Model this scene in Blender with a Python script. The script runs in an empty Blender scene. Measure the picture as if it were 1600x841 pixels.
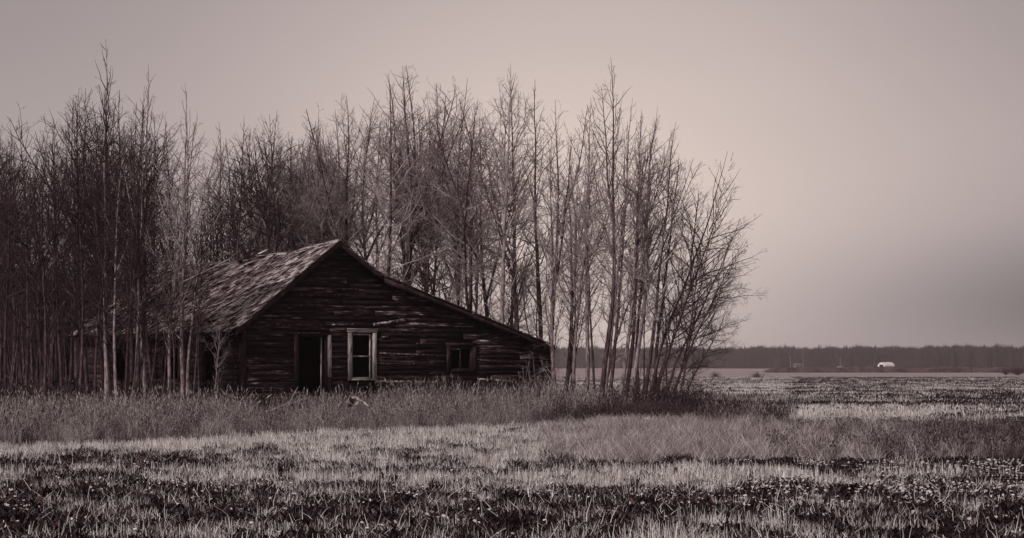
import bpy, math, random
import numpy as np
from mathutils import Vector, Matrix
R = math.radians
rnd = random.Random(7)
C = bpy.context.scene.collection
SC = bpy.context.scene
# ------------------------------------------------------------------ camera, sky, sun
F = 3000.0; EYE = 1.5; HZ = 573.0          # focal length in photo pixels, eye height, horizon row
cam = bpy.data.objects.new('camera', bpy.data.cameras.new('camera')); C.objects.link(cam)
cam.location = (0, 0, EYE); cam.rotation_euler = (R(90), 0, 0)
cam.data.sensor_width = 36; cam.data.lens = F/1600*36; cam.data.shift_y = (HZ-420.5)/1600
cam.data.clip_start = .5; cam.data.clip_end = 9000
SC.camera = cam
SUN_EL = R(34); SX, SY = -.62, -.78         # where the sun stands: left and behind the camera
sn = math.hypot(SX, SY); SX /= sn; SY /= sn
sd = Vector((SX*math.cos(SUN_EL), SY*math.cos(SUN_EL), math.sin(SUN_EL)))
sun = bpy.data.objects.new('sun', bpy.data.lights.new('sun', 'SUN')); C.objects.link(sun)
sun.rotation_euler = sd.to_track_quat('Z', 'Y').to_euler()
sun.data.energy = 2.9; sun.data.angle = R(1.5); sun.data.color = (1, .93, .90)
W = bpy.data.worlds.new("World"); SC.world = W; W.use_nodes = True
SC.view_settings.view_transform = 'Standard'; SC.view_settings.look = 'None'
SC.view_settings.exposure = 0.0; SC.view_settings.gamma = 1
def world():
    nt = W.node_tree; N = nt.nodes; L = nt.links; N.clear()
    out = N.new('ShaderNodeOutputWorld'); bg = N.new('ShaderNodeBackground'); L.new(bg.outputs[0], out.inputs[0])
    bg.inputs[1].default_value = .1
    sky = N.new('ShaderNodeTexSky'); sky.sky_type = 'NISHITA'; sky.sun_disc = False
    sky.sun_elevation = SUN_EL; sky.sun_rotation = math.atan2(SX, SY)
    bw = N.new('ShaderNodeRGBToBW'); L.new(sky.outputs[0], bw.inputs[0])
    def M(op, a, b=None, c=None, clamp=False):
        n = N.new('ShaderNodeMath'); n.operation = op; n.use_clamp = clamp
        for i, v in enumerate((a, b, c)):
            if v is None: continue
            if isinstance(v, (int, float)): n.inputs[i].default_value = v
            else: L.new(v, n.inputs[i])
        return n.outputs[0]
    tc = N.new('ShaderNodeTexCoord'); sep = N.new('ShaderNodeSeparateXYZ'); L.new(tc.outputs['Generated'], sep.inputs[0])
    X, Y, Z = sep.outputs
    az = M('ARCTAN2', X, Y); el = M('ARCSINE', Z)
    noi = N.new('ShaderNodeTexNoise'); noi.inputs['Scale'].default_value = 1.6; noi.inputs['Detail'].default_value = 3
    mp = N.new('ShaderNodeMapping'); mp.inputs['Scale'].default_value = (1, 1, 3.2)
    L.new(tc.outputs['Generated'], mp.inputs[0]); L.new(mp.outputs[0], noi.inputs[0])
    nz = M('MULTIPLY_ADD', noi.outputs[0], .09, -.045)
    def gauss(a0, sa, e0, se, amp):
        da = M('DIVIDE', M('ADD', M('SUBTRACT', az, a0), nz), sa); de = M('DIVIDE', M('ADD', M('SUBTRACT', el, e0), nz), se)
        s = M('ADD', M('MULTIPLY', da, da), M('MULTIPLY', de, de))
        return M('MULTIPLY', M('EXPONENT', M('MULTIPLY', s, -1.0)), amp)
    v = M('ADD', 2.6, gauss(.045, .20, .085, .16, 4.0))
    v = M('ADD', v, gauss(.33, .23, .030, .042, -2.1))
    v = M('ADD', v, gauss(.33, .13, .12, .06, .35))
    v = M('ADD', v, gauss(-.27, .12, .10, .08, .75))
    v = M('ADD', v, M('MULTIPLY', noi.outputs[0], .35))
    v = M('ADD', M('MULTIPLY', v, .93), M('MULTIPLY', M('MINIMUM', bw.outputs[0], 8.0), .05))
    fac = M('MULTIPLY_ADD', v, .33, -1.1, clamp=True)
    mix = N.new('ShaderNodeMix'); mix.data_type = 'RGBA'; L.new(fac, mix.inputs[0])
    mix.inputs[6].default_value = (1.06, .90, .90, 1); mix.inputs[7].default_value = (1.12, .925, .84, 1)
    vm = N.new('ShaderNodeVectorMath'); vm.operation = 'SCALE'; L.new(mix.outputs[2], vm.inputs[0]); L.new(v, vm.inputs[3])
    L.new(vm.outputs[0], bg.inputs[0])
world()

# ------------------------------------------------------------------ helpers
def tone(v):
    """grey of value v toned the way the whole photograph is toned: violet in the darks, warm in the lights"""
    k = [(.004, (2.0, .5, .85)), (.03, (1.6, .78, .95)), (.15, (1.25, .91, .96)), (.5, (1.08, .98, .95)), (1, (1.02, 1, .97))]
    for (a, ca), (b, cb) in zip(k, k[1:]):
        if v <= b or b == 1:
            t = min(1, max(0, (math.log(max(v, 1e-4))-math.log(a))/(math.log(b)-math.log(a))))
            return tuple(v*(ca[i]+(cb[i]-ca[i])*t) for i in range(3))+(1,)
def tag(o, label=None, cat=None, group=None, kind=None):
    if label: o['label'] = label
    if cat: o['category'] = cat
    if group: o['group'] = group
    if kind: o['kind'] = kind
    return o
def link(name, me, mat=None, parent=None, smooth=False):
    if mat and not me.materials: me.materials.append(mat)
    o = bpy.data.objects.new(name, me); C.objects.link(o)
    if parent: o.parent = parent
    if smooth: me.polygons.foreach_set('use_smooth', [True]*len(me.polygons))
    return o
def empty(name, loc, rz=0):
    o = bpy.data.objects.new(name, None); C.objects.link(o); o.location = loc; o.rotation_euler = (0, 0, rz)
    o.empty_display_size = .3
    return o
def mesh_np(name, V, Fq, col=None):
    """mesh from numpy arrays; Fq = list of (n,3) or (n,4) face arrays; col = per-vertex grey"""
    me = bpy.data.meshes.new(name); V = np.asarray(V, dtype=np.float32)
    if not isinstance(Fq, (list, tuple)): Fq = [Fq]
    Fq = [np.asarray(f, dtype=np.int32) for f in Fq if len(f)]
    loops = np.concatenate([f.ravel() for f in Fq]); tot = np.concatenate([np.full(len(f), f.shape[1], dtype=np.int32) for f in Fq])
    st = np.concatenate([[0], np.cumsum(tot)[:-1]]).astype(np.int32)
    me.vertices.add(len(V)); me.vertices.foreach_set('co', V.ravel())
    me.loops.add(len(loops)); me.loops.foreach_set('vertex_index', loops)
    me.polygons.add(len(tot)); me.polygons.foreach_set('loop_start', st); me.polygons.foreach_set('loop_total', tot)
    if col is not None:
        a = me.attributes.new('tint', 'FLOAT', 'POINT'); a.data.foreach_set('value', np.asarray(col, dtype=np.float32))
    me.update(); me.validate()
    return me
BOXF = np.array([(0,1,3,2),(4,6,7,5),(0,4,5,1),(2,3,7,6),(0,2,6,4),(1,5,7,3)])
class MB:
    def __init__(s): s.V = []; s.Q = []; s.n = 0; s.c = []
    def add(s, V, Q, c=.5):
        V = np.asarray(V, float); s.V.append(V); s.Q.append(np.asarray(Q)+s.n); s.n += len(V); s.c.append(np.full(len(V), c))
    def box(s, x0, x1, y0, y1, z0, z1, c=.5):
        s.add([(x, y, z) for x in (x0, x1) for y in (y0, y1) for z in (z0, z1)], BOXF, c)
    def hexa(s, P, c=.5): s.add(P, BOXF, c)      # 8 points ordered x,y,z binary
    def tube(s, pts, rad, k=6, c=.5):
        V, Q = tubes(np.array([pts], float), np.array([rad], float), k); s.add(V, Q, c)
    def mesh(s, name):
        return mesh_np(name, np.concatenate(s.V), [np.concatenate([q for q in s.Q if q.shape[1] == k]) for k in (3, 4) if any(q.shape[1] == k for q in s.Q)], np.concatenate(s.c))
    def build(s, name, mat, parent=None, smooth=False): return link(name, s.mesh(name), mat, parent, smooth)
def tubes(P, Rr, k):
    """P (N,m,3), R (N,m): N tubes of k sides, vectorised; closed with a point at the thin end"""
    N, m, _ = P.shape
    T = np.empty_like(P); T[:, 1:-1] = P[:, 2:]-P[:, :-2]; T[:, 0] = P[:, 1]-P[:, 0]; T[:, -1] = P[:, -1]-P[:, -2]
    T /= np.linalg.norm(T, axis=2, keepdims=True)+1e-9
    ref = np.where(np.abs(T[:, :1, 2:3]) > .8, np.array([1., 0, 0]), np.array([0, 0, 1.]))
    A = np.cross(T, np.broadcast_to(ref, T.shape)); A /= np.linalg.norm(A, axis=2, keepdims=True)+1e-9
    B = np.cross(T, A)
    an = np.arange(k)*2*np.pi/k
    V = P[:, :, None]+Rr[:, :, None, None]*(A[:, :, None]*np.cos(an)[None, None, :, None]+B[:, :, None]*np.sin(an)[None, None, :, None])
    base = (np.arange(N)*m*k)[:, None, None]+(np.arange(m-1)*k)[None, :, None]
    j = np.arange(k)[None, None, :]; j2 = (j+1) % k
    Q = np.stack([base+j, base+j2, base+k+j2, base+k+j], axis=-1).reshape(-1, 4)
    return V.reshape(-1, 3), Q

# ------------------------------------------------------------------ materials
def newmat(name):
    m = bpy.data.materials.new(name); m.use_nodes = True; nt = m.node_tree
    return m, nt.nodes, nt.links, nt.nodes['Principled BSDF']
def ramp(N, stops):
    r = N.new('ShaderNodeValToRGB'); e = r.color_ramp.elements
    while len(e) < len(stops): e.new(.5)
    for i, (p, v) in enumerate(stops): e[i].position = p; e[i].color = tone(v)
    return r
def noise(N, L, scale, det=5, st=(1, 1, 1), coord='Object', rough=.6):
    tc = N.new('ShaderNodeTexCoord'); mp = N.new('ShaderNodeMapping'); mp.inputs['Scale'].default_value = st
    no = N.new('ShaderNodeTexNoise'); no.inputs['Scale'].default_value = scale; no.inputs['Detail'].default_value = det; no.inputs['Roughness'].default_value = rough
    L.new(tc.outputs[coord], mp.inputs[0]); L.new(mp.outputs[0], no.inputs[0]); return no.outputs[0]
def math_(N, L, op, a, b, c=None):
    n = N.new('ShaderNodeMath'); n.operation = op
    for i, v in enumerate((a, b, c)):
        if v is None: continue
        if isinstance(v, (int, float)): n.inputs[i].default_value = v
        else: L.new(v, n.inputs[i])
    return n.outputs[0]
def mat_noise(name, stops, scale=4, det=6, st=(1, 1, 1), rough=.85, bump=.3, objrand=0., tint=0., coord='Object', trans=0., bdist=.02):
    m, N, L, p = newmat(name)
    f = noise(N, L, scale, det, st, coord)
    g = f
    if objrand:
        oi = N.new('ShaderNodeObjectInfo'); g = math_(N, L, 'ADD', g, math_(N, L, 'MULTIPLY_ADD', oi.outputs['Random'], objrand, -objrand/2))
    if tint:
        at = N.new('ShaderNodeAttribute'); at.attribute_name = 'tint'
        g = math_(N, L, 'ADD', g, math_(N, L, 'MULTIPLY_ADD', at.outputs['Fac'], tint, -tint/2))
    r = ramp(N, stops); L.new(g, r.inputs[0]); L.new(r.outputs[0], p.inputs['Base Color'])
    p.inputs['Roughness'].default_value = rough; p.inputs['Specular IOR Level'].default_value = .25
    if bump:
        b = N.new('ShaderNodeBump'); b.inputs['Strength'].default_value = bump; b.inputs['Distance'].default_value = bdist
        L.new(f, b.inputs['Height']); L.new(b.outputs[0], p.inputs['Normal'])
    if trans:
        t = N.new('ShaderNodeBsdfTranslucent'); L.new(r.outputs[0], t.inputs[0]); mx = N.new('ShaderNodeMixShader'); mx.inputs[0].default_value = trans
        L.new(p.outputs[0], mx.inputs[1]); L.new(t.outputs[0], mx.inputs[2]); L.new(mx.outputs[0], N['Material Output'].inputs[0])
    return m
M_side = mat_noise('weathered_siding', [(.32, .0022), (.46, .009), (.57, .028), (.64, .085), (.72, .36)], 2.2, 9, (.9, 9, 9), .8, .5, objrand=.15)
M_sidedark = mat_noise('sheathing_boards', [(.3, .003), (.7, .012)], 3, 6, (1, 1, 9), .9, .3)
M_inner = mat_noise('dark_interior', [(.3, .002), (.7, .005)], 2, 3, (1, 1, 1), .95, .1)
M_trim = mat_noise('peeling_white_trim', [(.30, .03), (.41, .20), (.5, .48), (.72, .62)], 5, 9, (5, 5, .8), .8, .5, objrand=.05)
M_trimh = mat_noise('peeling_white_cap', [(.34, .03), (.42, .22), (.5, .50), (.72, .65)], 4, 9, (.8, 5, 5), .8, .5, objrand=.05)
M_trimdark = mat_noise('bare_brown_trim', [(.3, .005), (.55, .016), (.72, .08)], 5, 8, (5, 5, .8), .8, .4)
M_fascia = mat_noise('grey_rake_board', [(.3, .008), (.55, .03), (.75, .09)], 4, 8, (1, 1, 1), .8, .4)
M_shake = mat_noise('wood_shake', [(.20, .012), (.38, .05), (.52, .17), (.66, .45), (.8, .7)], 7, 7, (1.2, 6, 4), .8, .5, objrand=.42, tint=0)
M_shakes = mat_noise('wood_shakes_far', [(.20, .012), (.38, .04), (.55, .13), (.72, .38), (.9, .55)], 7, 7, (2, 6, 4), .8, .5, tint=.42)
M_barkpale = mat_noise('pale_poplar_bark', [(.3, .03), (.42, .10), (.55, .24), (.8, .33)], 5, 7, (2.5, 2.5, .7), .8, .4, objrand=.12)
M_barkmid = mat_noise('grey_poplar_bark', [(.3, .008), (.45, .025), (.58, .06), (.8, .14)], 5, 7, (2.5, 2.5, .7), .85, .4, objrand=.12)
M_twig = mat_noise('twig_bark', [(.3, .008), (.7, .045)], 3, 3, (1, 1, 1), .85, 0, objrand=.15)
M_twigpale = mat_noise('pale_sunlit_twig_bark', [(.3, .07), (.5, .22), (.7, .42)], 1.5, 3, (1, 1, 1), .85, 0, objrand=.2)  # sunlit look of the crowns brightened into the colour; pale shrubs share it
M_straw = mat_noise('dry_straw', [(.18, .06), (.43, .44), (.68, .90)], .9, 4, (1, 1, 1), .7, 0, objrand=.3, tint=.55, trans=.25)
M_weed = mat_noise('dark_weed_leaf', [(.2, .003), (.5, .008), (.68, .03), (.85, .22)], 2.4, 4, (1, 1, 1), .8, 0, objrand=.2, tint=.5, trans=.15)
M_dot = mat_noise('pale_clover_head', [(.2, .25), (.8, .65)], 3, 2, (1, 1, 1), .8, 0, objrand=.3)
M_tall = mat_noise('dry_tall_grass', [(.18, .014), (.45, .09), (.75, .50)], 1.2, 4, (1, 1, 1), .8, 0, objrand=.3, tint=.5, trans=.2)
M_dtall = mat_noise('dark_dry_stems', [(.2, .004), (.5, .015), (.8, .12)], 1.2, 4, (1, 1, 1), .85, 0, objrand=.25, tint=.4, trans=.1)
M_fluff = mat_noise('fine_feathery_grass', [(.2, .05), (.48, .32), (.75, .72)], 1.2, 4, (1, 1, 1), .75, 0, objrand=.3, tint=.4, trans=.3)
M_metalw = mat_noise('white_steel', [(.3, .72), (.7, .85)], .4, 2, (1, 1, 1), .45, 0)
M_dark = mat_noise('black_opening', [(.3, .01), (.7, .02)], 1, 2, (1, 1, 1), .8, 0)
M_rooff = mat_noise('grey_roofing', [(.3, .06), (.7, .12)], 1, 2, (1, 1, 1), .8, 0)
M_pole = mat_noise('pale_pole_wood', [(.3, .10), (.7, .18)], 1, 2, (1, 1, 1), .8, 0)
M_pail = mat_noise('faded_enamel', [(.3, .14), (.6, .42)], 7, 5, (1, 1, 1), .6, .2)
M_deadwood = mat_noise('dead_wood', [(.3, .08), (.6, .26)], 5, 5, (1, 1, 1), .85, .3)
M_farwood = mat_noise('far_poplar_wood', [(.25, .006), (.5, .02), (.8, .06)], .5, 3, (1, 1, 1), .9, 0, tint=.25, coord='Object')
M_spruce = mat_noise('spruce_needles', [(.3, .012), (.7, .035)], .5, 3, (1, 1, 1), .9, 0)
M_dbrush = mat_noise('dark_brush', [(.3, .006), (.7, .03)], .3, 3, (1, 1, 1), .9, 0, tint=.3)
M_scrub = mat_noise('bare_scrub', [(.3, .04), (.7, .13)], .3, 3, (1, 1, 1), .9, 0, tint=.3)

# ------------------------------------------------------------------ ground
def pick(x, y): return 800+F*x/y, HZ+EYE*F/y            # where a point of the field stands in the view
def place(px, D): return ((px-800)/F*D, D)
def ground_mat():
    m, N, L, p = newmat('field_soil')
    tc = N.new('ShaderNodeTexCoord')
    def nz(scale, det, st, off=(0, 0, 0)):
        mp = N.new('ShaderNodeMapping'); mp.inputs['Scale'].default_value = st; mp.inputs['Location'].default_value = off
        no = N.new('ShaderNodeTexNoise'); no.inputs['Scale'].default_value = scale; no.inputs['Detail'].default_value = det; no.inputs['Roughness'].default_value = .62
        L.new(tc.outputs['Object'], mp.inputs[0]); L.new(mp.outputs[0], no.inputs[0]); return no.outputs[0]
    fine = nz(3.0, 8, (1, 1, 1)); row = nz(.05, 6, (.22, 1, 1), (3, 1, 0)); big = nz(.012, 3, (.5, 1, 1))
    a = math_(N, L, 'ADD', math_(N, L, 'MULTIPLY', fine, .30), math_(N, L, 'MULTIPLY', row, .60))
    a = math_(N, L, 'ADD', a, math_(N, L, 'MULTIPLY', big, .12))
    sp = N.new('ShaderNodeSeparateXYZ'); L.new(tc.outputs['Object'], sp.inputs[0])
    near = ramp(N, [(.40, .006), (.50, .022), (.57, .09), (.68, .32)]); L.new(a, near.inputs[0])
    far = ramp(N, [(.36, .19), (.52, .25), (.66, .32)]); L.new(a, far.inputs[0])
    # beyond the stubble lies a smooth pale hay field
    mr = N.new('ShaderNodeMapRange'); L.new(math_(N, L, 'ADD', sp.outputs[1], math_(N, L, 'MULTIPLY', sp.outputs[0], -.10)), mr.inputs[0]); mr.inputs[1].default_value = 232; mr.inputs[2].default_value = 262
    mx = N.new('ShaderNodeMix'); mx.data_type = 'RGBA'; L.new(mr.outputs[0], mx.inputs[0]); L.new(near.outputs[0], mx.inputs[6]); L.new(far.outputs[0], mx.inputs[7])
    L.new(mx.outputs[2], p.inputs['Base Color']); p.inputs['Roughness'].default_value = .95; p.inputs['Specular IOR Level'].default_value = .1
    b = N.new('ShaderNodeBump'); b.inputs['Strength'].default_value = .7; b.inputs['Distance'].default_value = .06; L.new(fine, b.inputs['Height']); L.new(b.outputs[0], p.inputs['Normal'])
    return m
gb = MB(); gx = [-4000, -600, -100, -30, 0, 30, 100, 600, 4000]; gy = [-500, -50, 10, 40, 100, 300, 1000, 3000, 7000]
gb.add([(x, y, 0) for y in gy for x in gx], [(j*9+i, j*9+i+1, (j+1)*9+i+1, (j+1)*9+i) for j in range(8) for i in range(8)])
tag(gb.build('ground', ground_mat()), 'flat harvested field running to the far wood', None, None, 'structure')

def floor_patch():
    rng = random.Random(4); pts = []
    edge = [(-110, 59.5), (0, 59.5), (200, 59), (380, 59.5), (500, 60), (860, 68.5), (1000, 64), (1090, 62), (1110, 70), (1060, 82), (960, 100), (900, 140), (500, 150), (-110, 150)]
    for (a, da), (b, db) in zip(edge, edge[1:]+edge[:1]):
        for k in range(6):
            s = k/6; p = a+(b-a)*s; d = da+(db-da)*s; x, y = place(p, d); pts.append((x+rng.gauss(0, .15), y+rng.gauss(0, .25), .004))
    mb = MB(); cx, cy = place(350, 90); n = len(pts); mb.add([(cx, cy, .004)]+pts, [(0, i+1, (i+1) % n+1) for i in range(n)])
    m = mat_noise('shaded_leaf_mould', [(.3, .006), (.6, .022), (.8, .07)], 2.5, 8, (1, 1, 1), .95, .5)  # leaf litter, its colour darkened to paint in the shade of the trees
    tag(mb.build('shaded_forest_floor', m), 'leaf covered ground under the trees, darkened in colour as tree shade', None, None, 'structure')
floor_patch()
# ------------------------------------------------------------------ the house
TH = R(38); cu, su = math.cos(TH), math.sin(TH)
OX, OY = -5.785, 62.5
house = empty('abandoned_house', (OX, OY, 0), TH)
tag(house, 'abandoned weathered wooden house with sagging shake roof and black door opening', 'house')
def uof(px, t=0.):
    """distance along the gable wall (plane t) of photo column px"""
    k = (px-800)/F; x0 = OX-su*t; y0 = OY+cu*t
    return (k*y0-x0)/(cu-k*su)
def zof(py, u, t=0.):
    return EYE+(HZ-py)*(OY+su*u+cu*t)/F
def uz(px, py, t=0.):
    u = uof(px, t); return u, zof(py, u, t)
RK = -.30
pk = uz(530, 376.5, RK); le = uz(369, 517, RK); br = uz(601, 433, RK); re_ = uz(866, 541, RK)
UL = uof(379); UR = uof(861); LEN = 11.5
def roofz(u):
    pts = [le, pk, br, re_]
    for (a, za), (b, zb) in zip(pts, pts[1:]):
        if u <= b or b == re_[0]: return za+(zb-za)*(u-a)/(b-a)
def sag(u, t):
    w = max(0, min(1, (t+.3)/LEN)); h = max(0, (roofz(u)-2.4)/3)
    return (-.42*math.sin(w*2.6)*.6-.22*w)*h+.03*math.sin(t*1.7+u)*min(1, t/2 if t > 0 else 0)
# openings in the gable wall: (u0,u1,z0,z1)
def rect(x0, y0, x1, y1):
    a = uof(x0); b = uof(x1); return (a, b, zof(y1, (a+b)/2), zof(y0, (a+b)/2))
door = rect(465, 524, 511, 640); door = (door[0], door[1], .42, door[3])
win = rect(549, 520, 581, 592); swin = rect(703, 541, 738, 578)
opens = [door, win, swin]
def wall_prisms(mb, u0, u1, top, holes, y0, y1, zb=.12, step=.6, mapf=lambda u, y, z: (u, y, z)):
    us = sorted(set([u0, u1]+[h[0] for h in holes]+[h[1] for h in holes]+[p for p in (pk[0], br[0]) if u0 < p < u1 and top is wtop]))
    for a, b in zip(us, us[1:]):
        if b-a < 1e-4: continue
        mid = (a+b)/2; segs = [(zb, None)]
        for h in holes:
            if h[0]-1e-6 < mid < h[1]+1e-6: segs = [(zb, h[2]), (h[3], None)]
        for z0, z1 in segs:
            ta = top(a) if z1 is None else z1; tb = top(b) if z1 is None else z1
            mb.hexa([mapf(*p) for p in ((a, y0, z0), (a, y0, ta), (a, y1, z0), (a, y1, ta), (b, y0, z0), (b, y0, tb), (b, y1, z0), (b, y1, tb))])
wtop = lambda u: roofz(u)-.09
wb = MB(); wall_prisms(wb, UL, UR, wtop, opens, 0, .14); wall_p = wb.build('gable_wall', M_sidedark, house)
side_h = roofz(UL)-.10
sidemap = lambda a, y, z: (UL+y, a, z)
sholes = [(1.5, 2.5, .42, 2.1), (4.2, 5.2, 1.1, 2.1), (8.0, 9.0, .42, 2.1)]
wb = MB(); wall_prisms(wb, .16, LEN-.4, lambda u: side_h, sholes, .003, .14, mapf=sidemap); wb.build('side_wall', M_sidedark, house)
wb = MB(); LT = 8.5
wall_prisms(wb, -UL*.9, UR-.16, wtop, [], LT-.15, LT); wall_prisms(wb, UR-.155, UR-.003, wtop, [], .145, LT)
wb.hexa([(u, y, z) for u in (UL+.15, -UL*.9) for y in (LEN-.5, LEN-.38) for z in (.12, side_h)])
wb.box(-UL*.9-.1, -UL*.9-.003, LT-.15, LEN-.5, .12, 2.45)
wb.add([(UL+.1, LEN-.45, side_h), (-UL*.9, LEN-.45, side_h), (pk[0], LEN-.45, pk[1]-.6)], [(0, 1, 2)])
wb.build('rear_wall', M_sidedark, house)
wb = MB(); wb.box(UL+.15, UR-.16, .15, LT-.16, .30, .40); wb.box(UL+.15, -UL*.9, LT+.01, LEN-.5, .30, .40)
wb.box(1.9, 2.0, .15, LT-.16, .41, 2.6); wb.box(-1.9, 1.89, 3.5, 3.6, .41, 2.6)
wb.build('floor_and_partition', M_inner, house)
# clapboards of the gable
def cut(u0, u1, z0, z1, holes, pad):
    segs = [(u0, u1)]
    for h in holes:
        if z1 > h[2]-pad and z0 < h[3]+pad:
            ns = []
            for a, b in segs:
                if h[0]-pad > a: ns.append((a, min(b, h[0]-pad)))
                if h[1]+pad < b: ns.append((max(a, h[1]+pad), b))
            segs = [s for s in ns if s[1]-s[0] > .04]
    return segs
def inv_left(z):  # u where the left slope has height z
    return le[0]+(z-le[1])/(pk[1]-le[1])*(pk[0]-le[0])
def inv_right(z):
    if z > br[1]: return pk[0]+(z-pk[1])/(br[1]-pk[1])*(br[0]-pk[0])
    return br[0]+(z-br[1])/(re_[1]-br[1])*(re_[0]-br[0])
EXP = .178; z = .14; row = 0
while z < pk[1]-.25:
    a0 = max(UL+.13, inv_left(z+.12)+.02); a1 = min(UR-.02, inv_right(z+.12)-.02)
    zz = z
    for (a, b) in cut(a0, a1, zz+.02, zz+EXP-.02, opens, .10) if a1 > a0+.1 else []:
        x = a
        while x < b-1e-3:
            ln = rnd.uniform(1.6, 4.2); x2 = min(b, x+ln)
            if b-x2 < .5: x2 = b
            low = zz < .6
            if rnd.random() > (.10 if low else .012):
                tl = rnd.gauss(0, .006); tr = rnd.gauss(0, .006); w = .195; nseg = 3
                if rnd.random() < .07: tr += rnd.uniform(-.04, .03)
                mb = MB(); th = rnd.uniform(.013, .019); g = rnd.uniform(.0, .008)
                P = []
                for k in range(nseg+1):
                    s = k/nseg; u = x+.004+(x2-x-.008)*s; dz = tl+(tr-tl)*s+rnd.gauss(0, .004); out = g+rnd.uniform(0, .005)
                    P += [(u, -.002-.006-out*.2, zz+w+dz), (u, -.002, zz+w+dz), (u, -th-out, zz+dz), (u, -.003-out*.3, zz+dz)]
                Q = []
                for k in range(nseg):
                    o = k*4
                    Q += [(o+0, o+2, o+6, o+4), (o+2, o+3, o+7, o+6), (o+3, o+1, o+5, o+7), (o+1, o+0, o+4, o+5)]
                Q += [(0, 1, 3, 2), (nseg*4, nseg*4+2, nseg*4+3, nseg*4+1)]
                mb.add(P, Q); mb.build('board', M_side, house)
            x = x2
    z += EXP; row += 1
# loose pale board hanging across the wall above the window
def plank(name, u0, z0, u1, z1, w, th, y, mat):
    d = np.array((u1-u0, 0, z1-z0)); d /= np.linalg.norm(d); n = np.array((-d[2], 0, d[0]))*w/2
    a = np.array((u0, y, z0)); b = np.array((u1, y, z1)); t = np.array((0, th, 0)); mb = MB()
    mb.hexa([a-n-t, a+n-t, a-n, a+n, b-n-t, b+n-t, b-n, b+n]); return mb.build(name, mat, house)
def pp(name, x0, y0, x1, y1, w, th, y, mat):
    a = uz(x0, y0, y); b = uz(x1, y1, y); return plank(name, a[0], a[1], b[0], b[1], w, th, y, mat)
M_streak = mat_noise('split_pale_wood', [(.40, .012), (.48, .12), (.56, .45), (.75, .6)], 3, 9, (2.2, 5, 5), .8, .4, objrand=.05)
M_lip = mat_noise('worn_board_edge', [(.46, .010), (.56, .06), (.66, .22)], 3, 9, (3, 6, 6), .8, .4, objrand=.12)
for a in ((583, 507.5, 636, 499.5, .085, M_streak), (518, 508, 552, 506.5, .055, M_streak), (444, 521, 500, 520, .05, M_lip), (596, 527, 606, 526, .05, M_streak),
          (400, 507, 520, 508.5, .035, M_lip), (470, 462, 548, 461, .05, M_lip), (440, 477, 520, 478, .04, M_lip), (592, 552, 694, 556, .055, M_lip), (592, 568, 694, 571, .05, M_lip),
          (586, 596, 684, 597, .075, M_streak), (746, 592, 800, 596, .06, M_streak), (650, 537, 700, 537, .035, M_lip), (395, 560, 455, 561, .04, M_lip),
          (392, 583, 456, 584, .05, M_lip), (388, 606, 456, 607, .05, M_lip), (746, 562, 800, 566, .035, M_lip), (655, 492, 662, 492, .04, M_streak), (518, 452, 560, 452, .06, M_lip), (606, 541, 640, 543, .03, M_lip)):
    pp('batten', *a[:5], .012, -.034, a[5])
# corner board, rake boards, eave boards
mb = MB(); mb.box(UL-.03, UL+.12, -.035, -.002, .15, side_h-.02); mb.build('corner_board', M_trimdark, house)
mb = MB(); mb.box(UL-.035, UL-.004, .002, .13, .15, side_h-.02); mb.build('corner_board', M_trimdark, house)
def rake(a, b, w, name='rake_board', drop=0., y=RK, th=.03):
    n = 8; P = []; mb = MB()
    for k in range(n+1):
        s = k/n; u = a[0]+(b[0]-a[0])*s; z = a[1]+(b[1]-a[1])*s-drop+rnd.gauss(0, .006)
        P += [(u, y, z), (u, y, z-w), (u, y+th, z), (u, y+th, z-w)]
    Q = []
    for k in range(n):
        o = k*4; Q += [(o, o+1, o+5, o+4), (o+1, o+3, o+7, o+5), (o+3, o+2, o+6, o+7), (o+2, o, o+4, o+6)]
    Q += [(0, 2, 3, 1), (4*n, 4*n+1, 4*n+3, 4*n+2)]
    mb.add(P, Q); return mb.build(name, M_fascia, house)
rake(le, pk, .19); rake((pk[0]+.004, pk[1]), br, .17); rake((br[0]+.003, br[1]-.03), re_, .16)
rake((le[0], le[1]+.045), (pk[0], pk[1]+.045), .04, 'rake_trim', y=RK-.04, th=.05); rake((br[0]-.2, br[1]+.12), (re_[0], re_[1]+.02), .04, 'rake_trim', y=RK-.03, th=.04)
# roof decks
def deck(a, b, t0, t1, th=.05, n=6, m=14):
    P = []; 
    for i in range(n+1):
        for j in range(m+1):
            u = a[0]+(b[0]-a[0])*i/n; t = t0+(t1-t0)*j/m; z = a[1]+(b[1]-a[1])*i/n+sag(u, t)
            P += [(u, t, z), (u, t, z-th)]
    Q = []; idx = lambda i, j, k: (i*(m+1)+j)*2+k
    for i in range(n):
        for j in range(m):
            Q += [(idx(i,j,0), idx(i+1,j,0), idx(i+1,j+1,0), idx(i,j+1,0)), (idx(i,j,1), idx(i,j+1,1), idx(i+1,j+1,1), idx(i+1,j,1))]
    for i in range(n):
        Q += [(idx(i,0,0), idx(i,0,1), idx(i+1,0,1), idx(i+1,0,0)), (idx(i,m,0), idx(i+1,m,0), idx(i+1,m,1), idx(i,m,1))]
    for j in range(m):
        Q += [(idx(0,j,0), idx(0,j+1,0), idx(0,j+1,1), idx(0,j,1)), (idx(n,j,0), idx(n,j,1), idx(n,j+1,1), idx(n,j+1,0))]
    return P, Q
mb = MB(); mb.add(*deck(le, pk, RK+.035, LEN)); mainroof = mb.build('roof', M_sidedark, house)
fr = (-le[0]*.95, pk[1]-(pk[1]-br[1])/(br[0]-pk[0])*(-le[0]*.95-pk[0]))
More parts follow.
